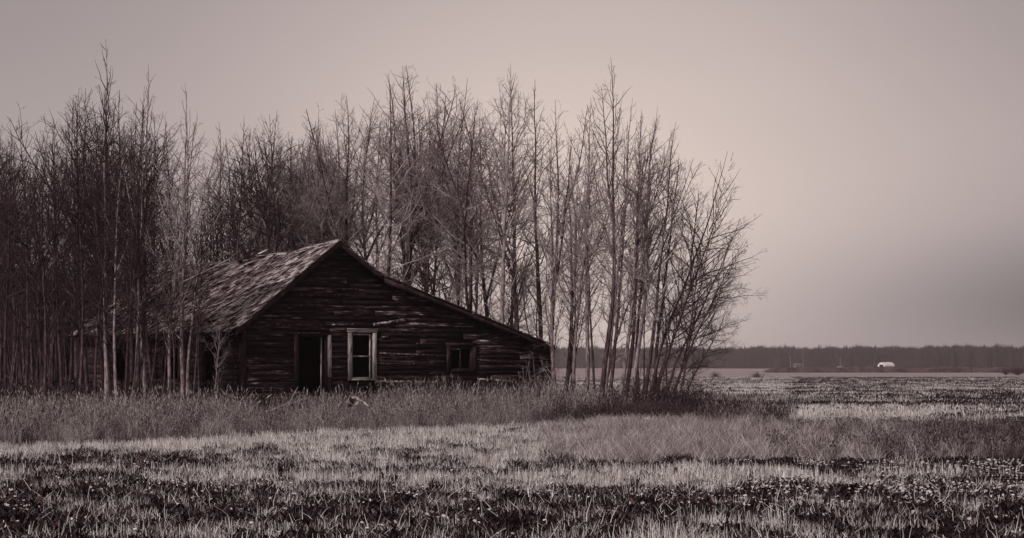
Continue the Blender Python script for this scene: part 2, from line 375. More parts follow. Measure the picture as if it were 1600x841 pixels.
mb = MB(); mb.add(*deck((pk[0]+.003, pk[1]), br, RK+.035, LT)); mb.add(*deck((pk[0]+.003, pk[1]), fr, LT+.003, LEN)); mb.build('rear_roof', M_sidedark, house)
mb = MB(); mb.add(*deck((br[0]+.005, br[1]-.002), re_, RK+.035, LT+.3)); mb.build('leanto_roof', M_sidedark, house)
# shakes: the ones nearest the gable are parts, the rest one mesh
sl = np.array((pk[0]-le[0], pk[1]-le[1])); SL = np.linalg.norm(sl); sd2 = sl/SL; sn2 = np.array((-sd2[1], sd2[0]))
def shake_pts(s, t, w, ln, lift, rot, th, base=le, d=sd2, nrm=sn2):
    """shake with its butt at distance s up the slope, at t along the ridge"""
    out = []
    for k, (al, ac) in enumerate(((0, -w/2), (0, w/2), (ln, -w/2), (ln, w/2))):
        al2 = al*math.cos(rot)-ac*math.sin(rot); ac2 = al*math.sin(rot)+ac*math.cos(rot)
        ss = s+al2; h = lift*(1-al/ln)+.012
        u = base[0]+d[0]*ss+nrm[0]*h; z = base[1]+d[1]*ss+nrm[1]*h+sag(base[0]+d[0]*ss, t)
        out.append((u, t+ac2, z)); out.append((u+nrm[0]*th, t+ac2, z+nrm[1]*th))
    return out       # order: (al0,ac-),(al0,ac+),(al1,ac-),(al1,ac+) each low, high
SHF = [(0,1,3,2),(4,6,7,5),(0,4,5,1),(2,3,7,6),(0,2,6,4),(1,5,7,3)]
allsh = []
s = -.08; r_ = 0
while s < SL-.12:
    t = RK-.02-rnd.uniform(0, .05)
    while t < LEN:
        w = rnd.uniform(.09, .2); tc = t+w/2
        hole = abs(tc-5.4) < .5 and s > SL-.75
        age = min(1, max(0, tc/9))
        if rnd.random() > .07+.10*age and not hole:
            lift = .022+abs(rnd.gauss(0, .022))+(rnd.uniform(.05, .16) if rnd.random() < .09+.1*age else 0)
            allsh.append((tc, s, shake_pts(s+rnd.gauss(0, .03), tc, w-.008, min(rnd.uniform(.36, .5), SL-s+.02), lift, rnd.gauss(0, .04+.07*age), rnd.uniform(.010, .022))))
        t += w
    s += .205
allsh.sort(key=lambda a: a[0])
for tc, s, P in allsh[:290]:
    mb = MB(); c = np.mean(P, axis=0); mb.add(np.array(P)-c, SHF)
    o = mb.build('shake', M_shake, mainroof); o.location = c
mb = MB()
for tc, s, P in allsh[290:]: mb.add(P, SHF, rnd.random())
# loose boards lying on the roof near the ridge and the far slopes' shakes
tag(mb.build('shake_covering', M_shakes, mainroof), kind='stuff')
mb = MB()
for (A, B, t1) in ((pk, br, LT), (br, re_, LT+.2), (br, fr, LEN)):
    dd = np.array((B[0]-A[0], B[1]-A[1])); LL = np.linalg.norm(dd); dd /= LL; nn = np.array((-dd[1], dd[0]))
    if nn[1] < 0: nn = -nn
    s = .12 if A is pk else .3
    while s < LL+.05:
        t = (RK-.02) if B is not fr else LT+.2
        while t < t1:
            w = rnd.uniform(.12, .26)
            if rnd.random() > .08:
                mb.add(shake_pts(s, t+w/2, w-.008, -min(rnd.uniform(.36, .5), s+.015), -(-.02-abs(rnd.gauss(0, .02))), rnd.gauss(0, .05), .016, A, dd, nn), SHF, rnd.random())
            t += w
        s += .24
tag(mb.build('rear_shake_covering', M_shakes, house), kind='stuff')
# ridge cap boards
t = RK-.04
while t < LEN-.5:
    ln = rnd.uniform(.5, 1.3)
    if not 4.7 < t+ln/2 < 6.2 or rnd.random() < .1:
        for sgn, dv in ((-1, -sd2), (1, np.array((.80, -.60)))):
            mb = MB(); dz = rnd.gauss(.0, .006); w = rnd.uniform(.12, .18); a = t+.01; b = t+ln-.01
            z0 = pk[1]+sag(pk[0], a)+.05+dz; z1 = pk[1]+sag(pk[0], b)+.05+rnd.gauss(.0, .006)
            P = []
            for (tt, zz) in ((a, z0), (b, z1)):
                for q in (0, 1):
                    for h in (0, .018):
                        P.append((pk[0]+sgn*.003+dv[0]*w*q, tt, zz+dv[1]*w*q+h))
            mb.add(P, BOXF); mb.build('ridge_board', M_shake, mainroof)
    t += ln
for (x, y, x2, y2, w) in ((405, 397, 422, 390, .16), (352, 393, 372, 405, .2), (322, 415, 344, 402, .12), (392, 399, 400, 395, .1)):
    tt = 5.6 if x > 390 else 8.2
    k0 = uof(x, tt); k1 = uof(x2, tt); a = np.array((k0, tt-.05, zof(y, k0, tt))); b = np.array((k1, tt+.1, zof(y2, k1, tt)))
    d = (b-a)/np.linalg.norm(b-a); n = np.cross(d, (0, 1, 0))*.02; v = np.array((0, 1, 0))*w
    mb = MB(); mb.hexa([a, a+n, a+v, a+v+n, b, b+n, b+v, b+v+n]); mb.build('loose_board', M_shake, mainroof)
# eave and rafters ends on the long side
mb = MB(); mb.hexa([(le[0]+x, t, le[1]-.05-dz+sag(le[0], t)) for x in (.01, .04) for t in (RK+.04, LEN-.1) for dz in (.0, .12)]); mb.build('eave_board', M_sidedark, house)
# side wall boards and posts
z = .16
while z < side_h-.15:
    for (a, b) in cut(.15, LEN-.5, z+.02, z+.16, sholes, .02):
        x = a
        while x < b-1e-3:
            x2 = min(b, x+rnd.uniform(2, 4)); x2 = b if b-x2 < .5 else x2
            if rnd.random() > .05:
                mb = MB(); th = rnd.uniform(.02, .035)
                mb.hexa([(UL-.001, x+.004, z), (UL-.001, x+.004, z+.2), (UL-th, x+.004, z), (UL-.010, x+.004, z+.2), (UL-.001, x2-.004, z), (UL-.001, x2-.004, z+.2), (UL-th, x2-.004, z), (UL-.010, x2-.004, z+.2)])
                mb.build('board', M_side, house)
            x = x2
    z += EXP
for k in (1.42, 2.58, 4.12, 5.28):
    mb = MB(); mb.box(UL-.045, UL-.03, k-.06, k+.06, .3, 2.15); mb.build('side_casing', M_trimdark, house)
# door
u0, u1, z0, z1 = door
dr = empty('door_opening', (0, 0, 0)); dr.parent = house
mb = MB(); mb.box(u0-.15, u0-.005, -.05, -.0305, .25, z1+.0); mb.build('casing', M_trimdark, dr)
mb = MB(); mb.box(u1+.005, u1+.145, -.05, -.0305, 1.15, z1+.02); mb.build('casing', M_trim, dr)
mb = MB(); mb.box(u1+.01, u1+.13, -.046, -.0305, .25, 1.147); mb.build('casing', M_trimdark, dr)
mb = MB(); mb.box(u0-.17, u1+.16, -.055, -.0305, z1+.023, z1+.085); mb.build('head_casing', M_lip, dr)
mb = MB(); mb.box(u1-.03, u1-.002, -.028, .16, .42, z1-.03); mb.build('jamb', M_trimdark, dr)
mb = MB(); mb.box(u0+.002, u0+.03, -.028, .16, .42, z1-.03); mb.build('jamb', M_trimdark, dr)
mb = MB(); mb.box(u0+.002, u1-.002, -.028, .16, z1-.028, z1-.002); mb.build('head_jamb', M_trimdark, dr)
mb = MB(); e = uof(501, .2); mb.hexa([(x, y, z) for x in (e-.015, e+.03) for y in (.165, .20) for z in (.42, z1-.05)]); mb.build('door_stop', M_trim, dr)
mb = MB(); mb.box(u0-.1, u1+.1, -.12, .16, .37, .418); mb.build('threshold', M_trimdark, dr)
# windows
def window(W4, cas, capm, sashm, bars, name, lw=.16):
    u0, u1, z0, z1 = W4
    w = empty(name, (0, 0, 0)); w.parent = house
    mb = MB(); mb.box(u0-lw, u0-.004, -.052, -.0305, z0-.06, z1); mb.build('casing', cas, w)
    mb = MB(); mb.box(u1+.004, u1+lw, -.052, -.0305, z0-.06, z1); mb.build('casing', cas, w)
    mb = MB(); mb.box(u0-lw-.03, u1+lw+.03, -.058, -.0305, z1+.003, z1+.11); mb.build('head_casing', capm, w)
    if capm is M_trimh: mb = MB(); mb.box(u0-lw-.04, u1+lw+.02, -.085, -.0305, z1+.113, z1+.135); mb.build('drip_cap', capm, w)
    mb = MB(); mb.box(u0-.003, u1+.003, -.075, .10, z0-.05, z0-.004); mb.build('sill', capm if bars == 'h' else M_trimdark, w)
    for a, b in ((u0+.002, u0+.03), (u1-.03, u1-.002)):
        mb = MB(); mb.box(a, b, -.025, .13, z0, z1-.03); mb.build('jamb', M_trimdark, w)
    s = empty('sash', (0, 0, 0)); s.parent = w
    mb = MB(); y0, y1 = .02, .05
    mb.box(u0+.032, u0+.065, y0, y1, z0+.002, z1-.035); mb.box(u1-.075, u1-.032, y0, y1, z0+.002, z1-.035)
    mb.box(u0+.067, u1-.077, y0, y1, z0+.002, z0+.05); mb.box(u0+.067, u1-.077, y0, y1, z1-.08, z1-.035)
    f = mb.build('sash_frame', sashm, w)
    mb = MB()
    if bars == 'h': zm = (z0+z1)/2-.02; mb.box(u0+.067, u1-.077, y0-.01, y1-.01, zm-.02, zm+.022)
    else: um = (u0+u1)/2-.02; mb.box(um-.018, um+.018, y0-.005, y1-.005, z0+.052, z1-.082)
    mb.build('glazing_bar', sashm, w)
    bpy.data.objects.remove(s)
window(win, M_trim, M_trimh, M_trim, 'h', 'window'); window(swin, M_trimdark, M_trimdark, M_fascia, 'v', 'window')

# ------------------------------------------------------------------ trees
nrng = np.random.default_rng(11)
def interp(P, s):
    """point, tangent index on each polyline P (N,m,3) at s in 0..1"""
    m = P.shape[1]; x = s*(m-1); i = np.clip(x.astype(int), 0, m-2); f = (x-i)[:, None]; n = np.arange(len(P))
    a = P[n, i]; b = P[n, i+1]; t = b-a; t /= np.linalg.norm(t, axis=1, keepdims=True)+1e-9
    return a+(b-a)*f, t, i
def grow(start, d, L, m, up, wob, rng):
    N = len(start); P = np.empty((N, m, 3)); P[:, 0] = start; d = d.copy()
    for k in range(1, m):
        d = d+rng.normal(0, wob, (N, 3)); d[:, 2] += up; d /= np.linalg.norm(d, axis=1, keepdims=True)
        P[:, k] = P[:, k-1]+d*(L/(m-1))[:, None]
    return P
def kids(P, Rr, Ls, per, s0, ang, lf, m, up, wob, rng, rf, rtip, taper=.7, maxn=10**6):
    cnt = np.maximum(1, rng.poisson(Ls*per)); idx = np.repeat(np.arange(len(P)), cnt)
    if len(idx) > maxn: idx = np.sort(rng.permutation(idx)[:maxn])
    s = s0+(1-s0)*rng.random(len(idx))
    st, t, i = interp(P[idx], s)
    v = rng.normal(0, 1, (len(idx), 3)); v -= (v*t).sum(1)[:, None]*t; v /= np.linalg.norm(v, axis=1, keepdims=True)
    a = np.radians(rng.normal(ang, 10, len(idx)))[:, None]
    d = t*np.cos(a)+v*np.sin(a)
    L = Ls[idx]*lf*(1-s*taper)*rng.uniform(.6, 1.3, len(idx))
    Pk = grow(st, d, L, m, up, wob, rng)
    r0 = np.minimum(Rr[idx, i]*rf, .0025+L*.007)
    Rk = r0[:, None]+(rtip-r0)[:, None]*np.linspace(0, 1, m)[None]
    return Pk, np.maximum(Rk, rtip), L
def make_tree(seed, H, r0, s0, nb, blen, bang, dens, upr=.10, fork=0, bend=0., rt=.0032, wob=.03):
    rng = np.random.default_rng(seed); m = 18
    d0 = np.array([[rng.normal(0, .03)+bend*.2, rng.normal(0, .03), 1.]]); d0 /= np.linalg.norm(d0)
    Pt = grow(np.zeros((1, 3)), d0, np.array([H]), m, .03, wob, rng)
    if not bend: Pt[0, :, :2] -= Pt[0, -1:, :2]*(Pt[0, :, 2:3]/Pt[0, -1, 2])
    Pt[0, :, 0] += bend*H*np.linspace(0, 1, m)**1.6*.35
    Rt = r0*(1-np.linspace(0, 1, m))**1.0+.006; Rt = Rt[None]; Rt[0, 0] *= 1.25
    stems = [(Pt, Rt, H)]
    if fork:
        idx = np.zeros(fork, int); s = rng.uniform(.28, .55, fork)
        st, t, i = interp(Pt[idx], s); az = rng.uniform(0, 6.28, fork); v = np.stack([np.cos(az), np.sin(az)*.8, np.zeros(fork)], 1)
        a = np.radians(rng.uniform(22, 38, fork))[:, None]; d = t*np.cos(a)+v*np.sin(a)
        L = H*(1-s)*rng.uniform(.75, .98, fork); Pf = grow(st, d, L, 14, .07, wob*1.3, rng)
        for k in range(fork):
            rr = Rt[0, i[k]]*.62; stems.append((Pf[k:k+1], (rr*(1-np.linspace(0, 1, 14))**.85+.008)[None], L[k]))
    TV = []; TQ = []; n = 0
    for P, Rr, L in stems:
        V, Q = tubes(P, Rr, 8); TV.append(V); TQ.append(Q+n); n += len(V)
    trunk = mesh_np('trunk', np.concatenate(TV), [np.concatenate(TQ)])
    trunk.polygons.foreach_set('use_smooth', [True]*len(trunk.polygons))
    CV = []; CQ = []; cn = 0
    def put(P, Rr, k):
        nonlocal cn
        V, Q = tubes(P, Rr, k); CV.append(V); CQ.append(Q+cn); cn += len(V)
    for P, Rr, L in stems:
        main = L == H
        n1 = int(nb*(L/H)); a0 = s0 if main else .1
        s = a0+(.97-a0)*(np.arange(n1)+rng.random(n1))/n1
        st, t, i = interp(np.repeat(P, n1, 0), s)
        az = np.arange(n1)*2.4+rng.normal(0, .4, n1); v = np.stack([np.cos(az), np.sin(az), np.zeros(n1)], 1)
        v -= (v*t).sum(1)[:, None]*t; v /= np.linalg.norm(v, axis=1, keepdims=True)
        a = np.radians(rng.normal(bang, 13, n1)-10*s)[:, None]; d = t*np.cos(a)+v*np.sin(a)
        sh = np.sin(np.clip((s-a0)/(1-a0), 0, 1)**.75*np.pi*.86+.42)
        L1 = H*blen*np.maximum(.14, sh)*rng.uniform(.55, 1.2, n1)*(1 if main else .8)
        P1 = grow(st, d, L1, 9, upr, .13, rng); r1 = np.minimum(Rr[0, i]*.5, .004+L1*.0068)
        R1 = r1[:, None]*(1-np.linspace(0, 1, 9))[None]**.8+rt*1.2
        put(P1, R1, 5)
        P2, R2, L2 = kids(P1, R1, L1, 3.0*dens, .12, 46, .48, 6, .05, .19, rng, .62, rt); put(P2, R2, 3)
        P3, R3, L3 = kids(P2, R2, L2, 6.2*dens, .10, 48, .52, 4, .03, .22, rng, .7, rt*.9); put(P3, R3, 3)
        P4, R4, L4 = kids(P3, R3, L3, 7.0*dens, .05, 48, .6, 2, .02, .15, rng, .8, rt*.7, maxn=8000); put(P4, R4, 3)
    crown = mesh_np('crown', np.concatenate(CV), [np.concatenate(CQ)])
    return trunk, crown, H
UP = []     # tall upright poplars (thin, steep limbs)
for k in range(6): UP.append(make_tree(100+k, 12, .10, .22, 38, .22, 44, 1.0, .085, fork=(0, 1, 2, 0, 2, 1)[k], wob=.035))
RD = []     # rounder, denser crowns for the wood behind the house
for k in range(5): RD.append(make_tree(200+k, 11, .095, .30, 34, .29, 54, 1.0, .035, fork=(3, 2, 3, 4, 2)[k], wob=.04))
BN = []     # bending trees at the edge of the grove
for k in range(5): BN.append(make_tree(300+k, 10, .075, .14, 42, .30, 50, .95, .05, fork=(1, 0, 1, 0, 1)[k], bend=.38, wob=.04))
TN = []     # slim poles of the thicket
for k in range(5): TN.append(make_tree(400+k, 10, .06, .24, 30, .18, 44, 1.05, .08, wob=.04))
DOL = -1
pale_mesh = {}
def tree(var, px, D, top, lean=0., rz=None, pale=0, name='poplar_tree', thick=1., py=None):
    tk, cr, H = var
    x, y = place(px, D); h = (HZ-top)*D/F+EYE
    # never inside the house
    lx = (x-OX)*cu+(y-OY)*su; ly = -(x-OX)*su+(y-OY)*cu
    if UL-.5 < lx < UR+.35 and -.6 < ly < (LEN+.3 if lx < 4 else LT+.6): return None
    o = empty(name, (x, y, -.03)); s = h/H
    o.scale = (s, s, s); o.rotation_euler = (rnd.gauss(0, .02), lean, 0)
    o['px'] = px
    mats = (M_barkmid, M_twig) if pale == 0 else (M_barkpale, M_twigpale) if pale == 1 else (M_barkpale, M_twig) if pale == 3 else (M_barkmid, M_twigpale)
    for nm, me, mt in (('trunk', tk, mats[0]), ('crown', cr, mats[1])):
        key = (me.name, mt.name)
        if key not in pale_mesh:
            m2 = me if not me.materials else me.copy(); m2.materials.clear(); m2.materials.append(mt); pale_mesh[key] = m2
        c = bpy.data.objects.new(nm, pale_mesh[key]); C.objects.link(c); c.parent = o
        c.rotation_euler = (0, 0, rnd.uniform(0, 6.28) if rz is None else rz)
        if nm == 'trunk': rr = c.rotation_euler.z; c.scale = (thick, thick, 1)
        else: c.rotation_euler.z = rr
    return o
ORD = ['leftmost', 'second', 'third', 'fourth', 'fifth', 'sixth', 'seventh', 'eighth', 'ninth', 'tenth', 'eleventh', 'twelfth', 'thirteenth', 'fourteenth', 'fifteenth', 'sixteenth', 'seventeenth', 'eighteenth', 'nineteenth', 'twentieth', 'twenty-first', 'twenty-second', 'twenty-third', 'twenty-fourth', 'twenty-fifth', 'twenty-sixth', 'twenty-seventh', 'twenty-eighth']
def order_labels(ts, what, where, group, cat='tree'):
    ts = sorted([t for t in ts if t], key=lambda o: o['px'])
    for i, o in enumerate(ts):
        del o['px']
        h = ORD[i]; pos = 'leftmost' if i == 0 else 'rightmost' if i == len(ts)-1 else h+' from the left'
        tag(o, f'{what} {where}, {pos}', cat, group)
def share_label(ts, label, group, cat='tree'):
    for o in ts:
        if o: del o['px']; tag(o, label, cat, group)
# front row on the left, standing before the house's long side and the thicket
front = []
for i, (px, D, top, ln, pl) in enumerate([(8, 59, 190, .02, 0), (38, 60, 175, -.02, 0), (66, 58, 215, .03, 0), (97, 60, 180, -.03, 0), (124, 58.5, 205, .02, 0), (140, 59.5, 130, -.04, 0), (166, 59, 58, .0, 2), (184, 57.5, 190, .02, 2),
        (205, 57.5, 150, .035, 2), (232, 58, 95, .0, 1), (243, 59, 240, -.05, 0), (264, 57.5, 175, .09, 1), (285, 57.4, 128, .01, 1), (292, 57.2, 265, .10, 2), (150, 57.8, 230, .03, 0), (174, 58.5, 250, -.04, 0), (194, 57.2, 280, .05, 0), (218, 57.6, 240, -.03, 0), (226, 57, 330, .06, 0), (252, 57.3, 310, .04, 0), (274, 57, 350, -.06, 0), (300, 57.2, 300, .05, 0), (312, 57, 395, .02, 0), (330, 56.8, 440, .09, 1), (343, 56.9, 545, -.03, 1)]):
    v = UP[i % 6] if top < 300 else TN[i % 5]
    front.append(tree(v, px, D, top, ln, pale={0: 0, 1: 1, 2: 3}[pl], thick=.85 if top < 160 else .75))
order_labels(front, 'bare upright poplar', 'in the front row before the thicket', 'poplars in the front row left of the gable')
# two deeper rows of the left thicket, with the thicket's top line
def line(tab, x):
    for (a, ya), (b, yb) in zip(tab, tab[1:]):
        if x <= b: return ya+(yb-ya)*(x-a)/(b-a)
    return tab[-1][1]
TOPL = [(-80, 175), (0, 178), (40, 172), (100, 172), (150, 120), (200, 120), (235, 110), (270, 160), (300, 150), (330, 165), (380, 180), (420, 172), (440, 205), (475, 215), (500, 190), (540, 152), (585, 150), (615, 130), (640, 100), (680, 105), (720, 140), (745, 185), (770, 150), (795, 115), (835, 125), (860, 165), (900, 230), (940, 230)]
mid = []; x = -40.
while x < 400:
    D = rnd.uniform(62, 70); mid.append(tree((TN+UP)[rnd.randrange(11)], x, D, line(TOPL, x)+rnd.uniform(10, 60), rnd.gauss(0, .035), pale=rnd.choice((0, 0, 2)))); x += rnd.uniform(11, 17)
mid = [m for m in mid if m]
order_labels(mid, 'slim bare tree', 'crowded in the thicket behind the front row', 'slim trees of the left thicket')
deep = []
for k in range(46):
    px = rnd.uniform(-60, 460); D = rnd.uniform(71, 112)
    deep.append(tree((TN+UP+RD)[rnd.randrange(16)], px, D, line(TOPL, px)+rnd.uniform(8, 130), rnd.gauss(0, .03)))
deep_done = lambda: share_label(deep, 'bare tree deep in the wood left of and beyond the roof', 'trees deep in the left wood')
# (the wood goes on behind: see far below)
for i, (px, D, top) in enumerate([(352, 82, 190), (374, 76.5, 178), (392, 84, 195), (410, 77.5, 172), (428, 82, 165), (446, 78, 208), (462, 83, 214), (478, 77.5, 205), (496, 82, 195), (520, 84, 168)]):
    deep.append(tree((UP+RD)[(i*3) % 11], px, D, top, rnd.gauss(0, .02), pale=2 if i > 3 else 0))
# low growth that closes the left thicket
deep_done()
low = []
for k in range(70):
    px = rnd.uniform(-60, 330)-30*(k%2); D = rnd.uniform(61, 100)
    low.append(tree(TN[rnd.randrange(5)], px, D, rnd.uniform(330, 470), rnd.gauss(0, .1), name='young_tree'))
share_label(low, 'short dark young tree in the undergrowth of the left thicket', 'young trees of the left undergrowth')
brush_i = 0
# behind the house
back = []
for i, (px, D, top, ln, pl, kind) in enumerate([(421, 79, 200, 0, 1, 'U'), (452, 84, 205, 0, 0, 'R'), (486, 80, 215, .03, 0, 'U'), (512, 78, 190, -.02, 0, 'R'), (541, 77, 147, .0, 0, 'R'), (566, 82, 150, .04, 0, 'R'), (607, 76, 112, .0, 0, 'U'), (630, 79, 92, .0, 0, 'R'),
        (650, 80, 95, -.03, 0, 'U'), (676, 74, 88, .0, 1, 'U'), (705, 80, 115, .05, 0, 'U'), (728, 76, 150, .04, 0, 'R'), (762, 82, 160, -.03, 0, 'R'), (792, 75, 92, .01, 1, 'U'), (806, 79, 120, -.02, 0, 'R'), (836, 79, 120, .0, 0, 'U'), (858, 76, 150, .02, 0, 'U'), (880, 80, 215, .02, 0, 'R')]):
    back.append(tree((UP if kind == 'U' else RD)[i % (6 if kind == 'U' else 5)], px, D, top, ln, pale=pl if pl else 2))
order_labels(back, 'tall bare poplar', 'rising behind the house roof', 'tall poplars behind the house')
back2 = []
for k in range(17):
    px = rnd.uniform(400, 905); D = rnd.uniform(84, 118)
    back2.append(tree((RD+UP)[rnd.randrange(11)], px, D, line(TOPL, px)+rnd.uniform(25, 120), rnd.gauss(0, .04), pale=rnd.choice((0, 2))))
share_label(back2, 'bare tree in the hazy wood well behind the house roof', 'trees of the wood behind the house')
und = []
for k in range(20):
    px = rnd.uniform(560, 900); D = rnd.uniform(78, 112)
    und.append(tree((BN+TN+RD)[rnd.randrange(10)], px, D, rnd.uniform(330, 440), rnd.gauss(0, .12), name='young_tree', pale=rnd.choice((0, 2))))
share_label(und, 'short young tree in the undergrowth behind the lean-to roof', 'young trees behind the lean-to')
# grove at the right end of the house, fanning out to the right
grove = []
for i, (px, D, top, ln, pl, kind) in enumerate([(868, 66, 205, -.03, 1, 'U'), (878, 68, 165, -.04, 1, 'U'), (899, 70, 235, .05, 1, 'U'), (914, 72, 145, .02, 1, 'U'), (930, 70, 260, -.02, 2, 'T'), (938, 66, 85, .03, 2, 'U'), (944, 68, 150, .09, 1, 'U'), (950, 74, 200, .06, 2, 'U'),
        (966, 66, 170, .14, 1, 'U'), (975, 71, 165, .06, 2, 'U'), (984, 68, 160, .09, 1, 'U'), (996, 72, 215, .05, 0, 'U'), (1006, 66, 185, .11, 2, 'U'), (1013, 67, 225, .10, 0, 'B'), (1018, 65, 265, .20, 0, 'B'), (1026, 69, 235, .09, 0, 'U'), (1044, 64, 345, .27, 0, 'B'), (1058, 67, 370, .12, 0, 'B'), (1066, 70, 450, .24, 0, 'B')]):
    v = {'U': UP, 'T': TN, 'B': BN}[kind]; v = v[i % len(v)]
    grove.append(tree(v, px, D, top, ln, rz=(rnd.uniform(-.5, .5) if kind == 'B' else None), pale=pl, thick=.9))
order_labels(grove, 'bare poplar', "in the grove beyond the house's right end", 'poplars of the right-hand grove')
grb = []
for k in range(9):
    px = rnd.uniform(872, 1050); D = rnd.uniform(74, 90)
    grb.append(tree((TN+BN)[rnd.randrange(10)], px, D, rnd.uniform(300, 450), rnd.gauss(.06, .09), name='young_tree', pale=2, rz=rnd.uniform(-.5, .5)))
order_labels(grb, 'short young tree', 'among the trunks of the right-hand grove', 'young trees in the right-hand grove')
# bare shrubs: against the right end of the wall and at the foot of the grove
def shrub_meshes(seed, n, h, spread, dens=1.):
    rng = np.random.default_rng(seed); az = rng.uniform(0, 6.28, n); a = rng.uniform(.1, spread, n)
    d = np.stack([np.cos(az)*np.sin(a), np.sin(az)*np.sin(a), np.cos(a)], 1); L = rng.uniform(.6, 1.1, n)*h
    st = np.stack([np.cos(az)*.12, np.sin(az)*.12, np.zeros(n)], 1)*rng.random((n, 1))
    P1 = grow(st, d, L, 8, .03, .10, rng); R1 = (.011*(1-np.linspace(0, 1, 8))+.004)[None].repeat(n, 0)
    V1, Q1 = tubes(P1, R1, 4)
    P2, R2, L2 = kids(P1, R1, L, 5*dens, .15, 45, .4, 5, .02, .14, rng, .7, .0035); P3, R3, L3 = kids(P2, R2, L2, 8*dens, .1, 45, .5, 4, .02, .14, rng, .8, .003)
    V2, Q2 = tubes(P2, R2, 3); V3, Q3 = tubes(P3, R3, 3)
    return mesh_np('stems', V1, [Q1]), mesh_np('twigs', np.concatenate([V2, V3]), [np.concatenate([Q2, Q3+len(V2)])])
def shrub(px, D, h, seed, mat, label, group=None, n=16, spread=.9, dens=1., loc=None):
    a, b = shrub_meshes(seed, n, h, spread, dens); x, y = loc or place(px, D)
    o = empty('bare_shrub', (x, y, 0)); link('stems', a, mat, o); tag(link('twigs', b, mat, o), kind='stuff'); return tag(o, label, 'shrub', group)
def onwall(px, t): u = uof(px, t); return (OX+cu*u-su*t, OY+su*u+cu*t)
shrub(0, 0, 2.7, 1, M_twigpale, 'pale thin bare shrub before the right end of the gable wall', n=7, spread=.8, dens=.6, loc=onwall(846, -.9))
shrub(0, 0, 1.7, 2, M_twigpale, 'small pale bare shrub just left of the taller shrub by the wall end', n=5, spread=.8, dens=.6, loc=onwall(818, -.8))
shrub(888, 66, 1.9, 3, M_twigpale, 'pale bare shrub between the wall end and the first grove trunks', n=14)
for i, (px, D, h, w) in enumerate([(1000, 62, 1.5, 'dark bare shrub under the middle of the right-hand grove'), (1035, 61, 1.7, 'dark bare shrub under the leaning trunks of the grove'), (1068, 60, 1.4, 'dark twiggy shrub at the outer foot of the leaning trees'),
                                (1096, 59, 1.15, 'dark bushy shrub just right of the grove'), (1122, 57, .85, 'low dark shrub at the right end of the grass strip'), (1148, 54, .8, 'dark lone weed bush in front of the stubble right of the grove'), (1170, 60, .6, 'smallest dark shrub, standing alone in the pale stubble')]):
    shrub(px, D, h, 20+i, M_twig, w, 'dark shrubs at the foot of the grove', n=26, spread=.8, dens=1.2)

# ------------------------------------------------------------------ grasses and stubble (stuff)
lib = bpy.data.collections.new('tuft_library')            # never linked to the scene: sources for the instances
def blades(rng, n, h0, h1, w, spread, lean, seg=2, rad=.12, head=0., droop=.0, curl=.3, leafy=False):
    V = []; T = []; Q = []; c = []
    for k in range(n):
        a = rng.uniform(0, 6.283); r = rad*math.sqrt(rng.random()); b = np.array((r*math.cos(a), r*math.sin(a), 0.)); h = rng.uniform(h0, h1)
        az = rng.uniform(0, 6.283); ln = abs(rng.gauss(0, lean)); d = np.array((math.cos(az)*math.sin(ln), math.sin(az)*math.sin(ln), math.cos(ln)))
        f = rng.uniform(0, 3.1416); s = np.array((math.cos(f), math.sin(f), 0))*w*rng.uniform(.6, 1.4)/2; tn = rng.random()
        pts = [b]; dd = d.copy()
        for j in range(seg):
            dd = dd+np.array((math.cos(az), math.sin(az), 0))*droop+np.array((rng.gauss(0, 1), rng.gauss(0, 1), 0))*curl*.15; dd /= np.linalg.norm(dd); pts.append(pts[-1]+dd*h/seg)
        o = len(V)
        for j, p in enumerate(pts):
            wd = (1-.6*j/seg) if not leafy else (.35+1.3*math.sin(3.14*min(.95, j/seg)))
            V += [p-s*wd, p+s*wd]; c += [tn, tn]
        for j in range(seg): Q.append((o+2*j, o+2*j+1, o+2*j+3, o+2*j+2))
        if head and rng.random() < .6:
            hl = head*rng.uniform(.6, 1.3); p = pts[-1]; hw = s*rng.uniform(2, 3.2); e = p+dd*hl; mdp = p+dd*hl*.4; o = len(V)
            pr = np.cross(dd, s); pr = pr/(np.linalg.norm(pr)+1e-9)*np.linalg.norm(hw)
            V += [p-dd*.01, mdp+hw, e, mdp-hw, mdp+pr, mdp-pr]; c += [min(1, tn+.2)]*6; Q += [(o, o+1, o+2, o+3), (o, o+4, o+2, o+5)]
    return V, Q, c
def tuft(name, coll, mat, rngseed, **kw):
    V, Q, c = blades(random.Random(rngseed), **kw); me = mesh_np(name, V, [Q], c); me.materials.append(mat)
    o = bpy.data.objects.new(name, me); coll.objects.link(o)
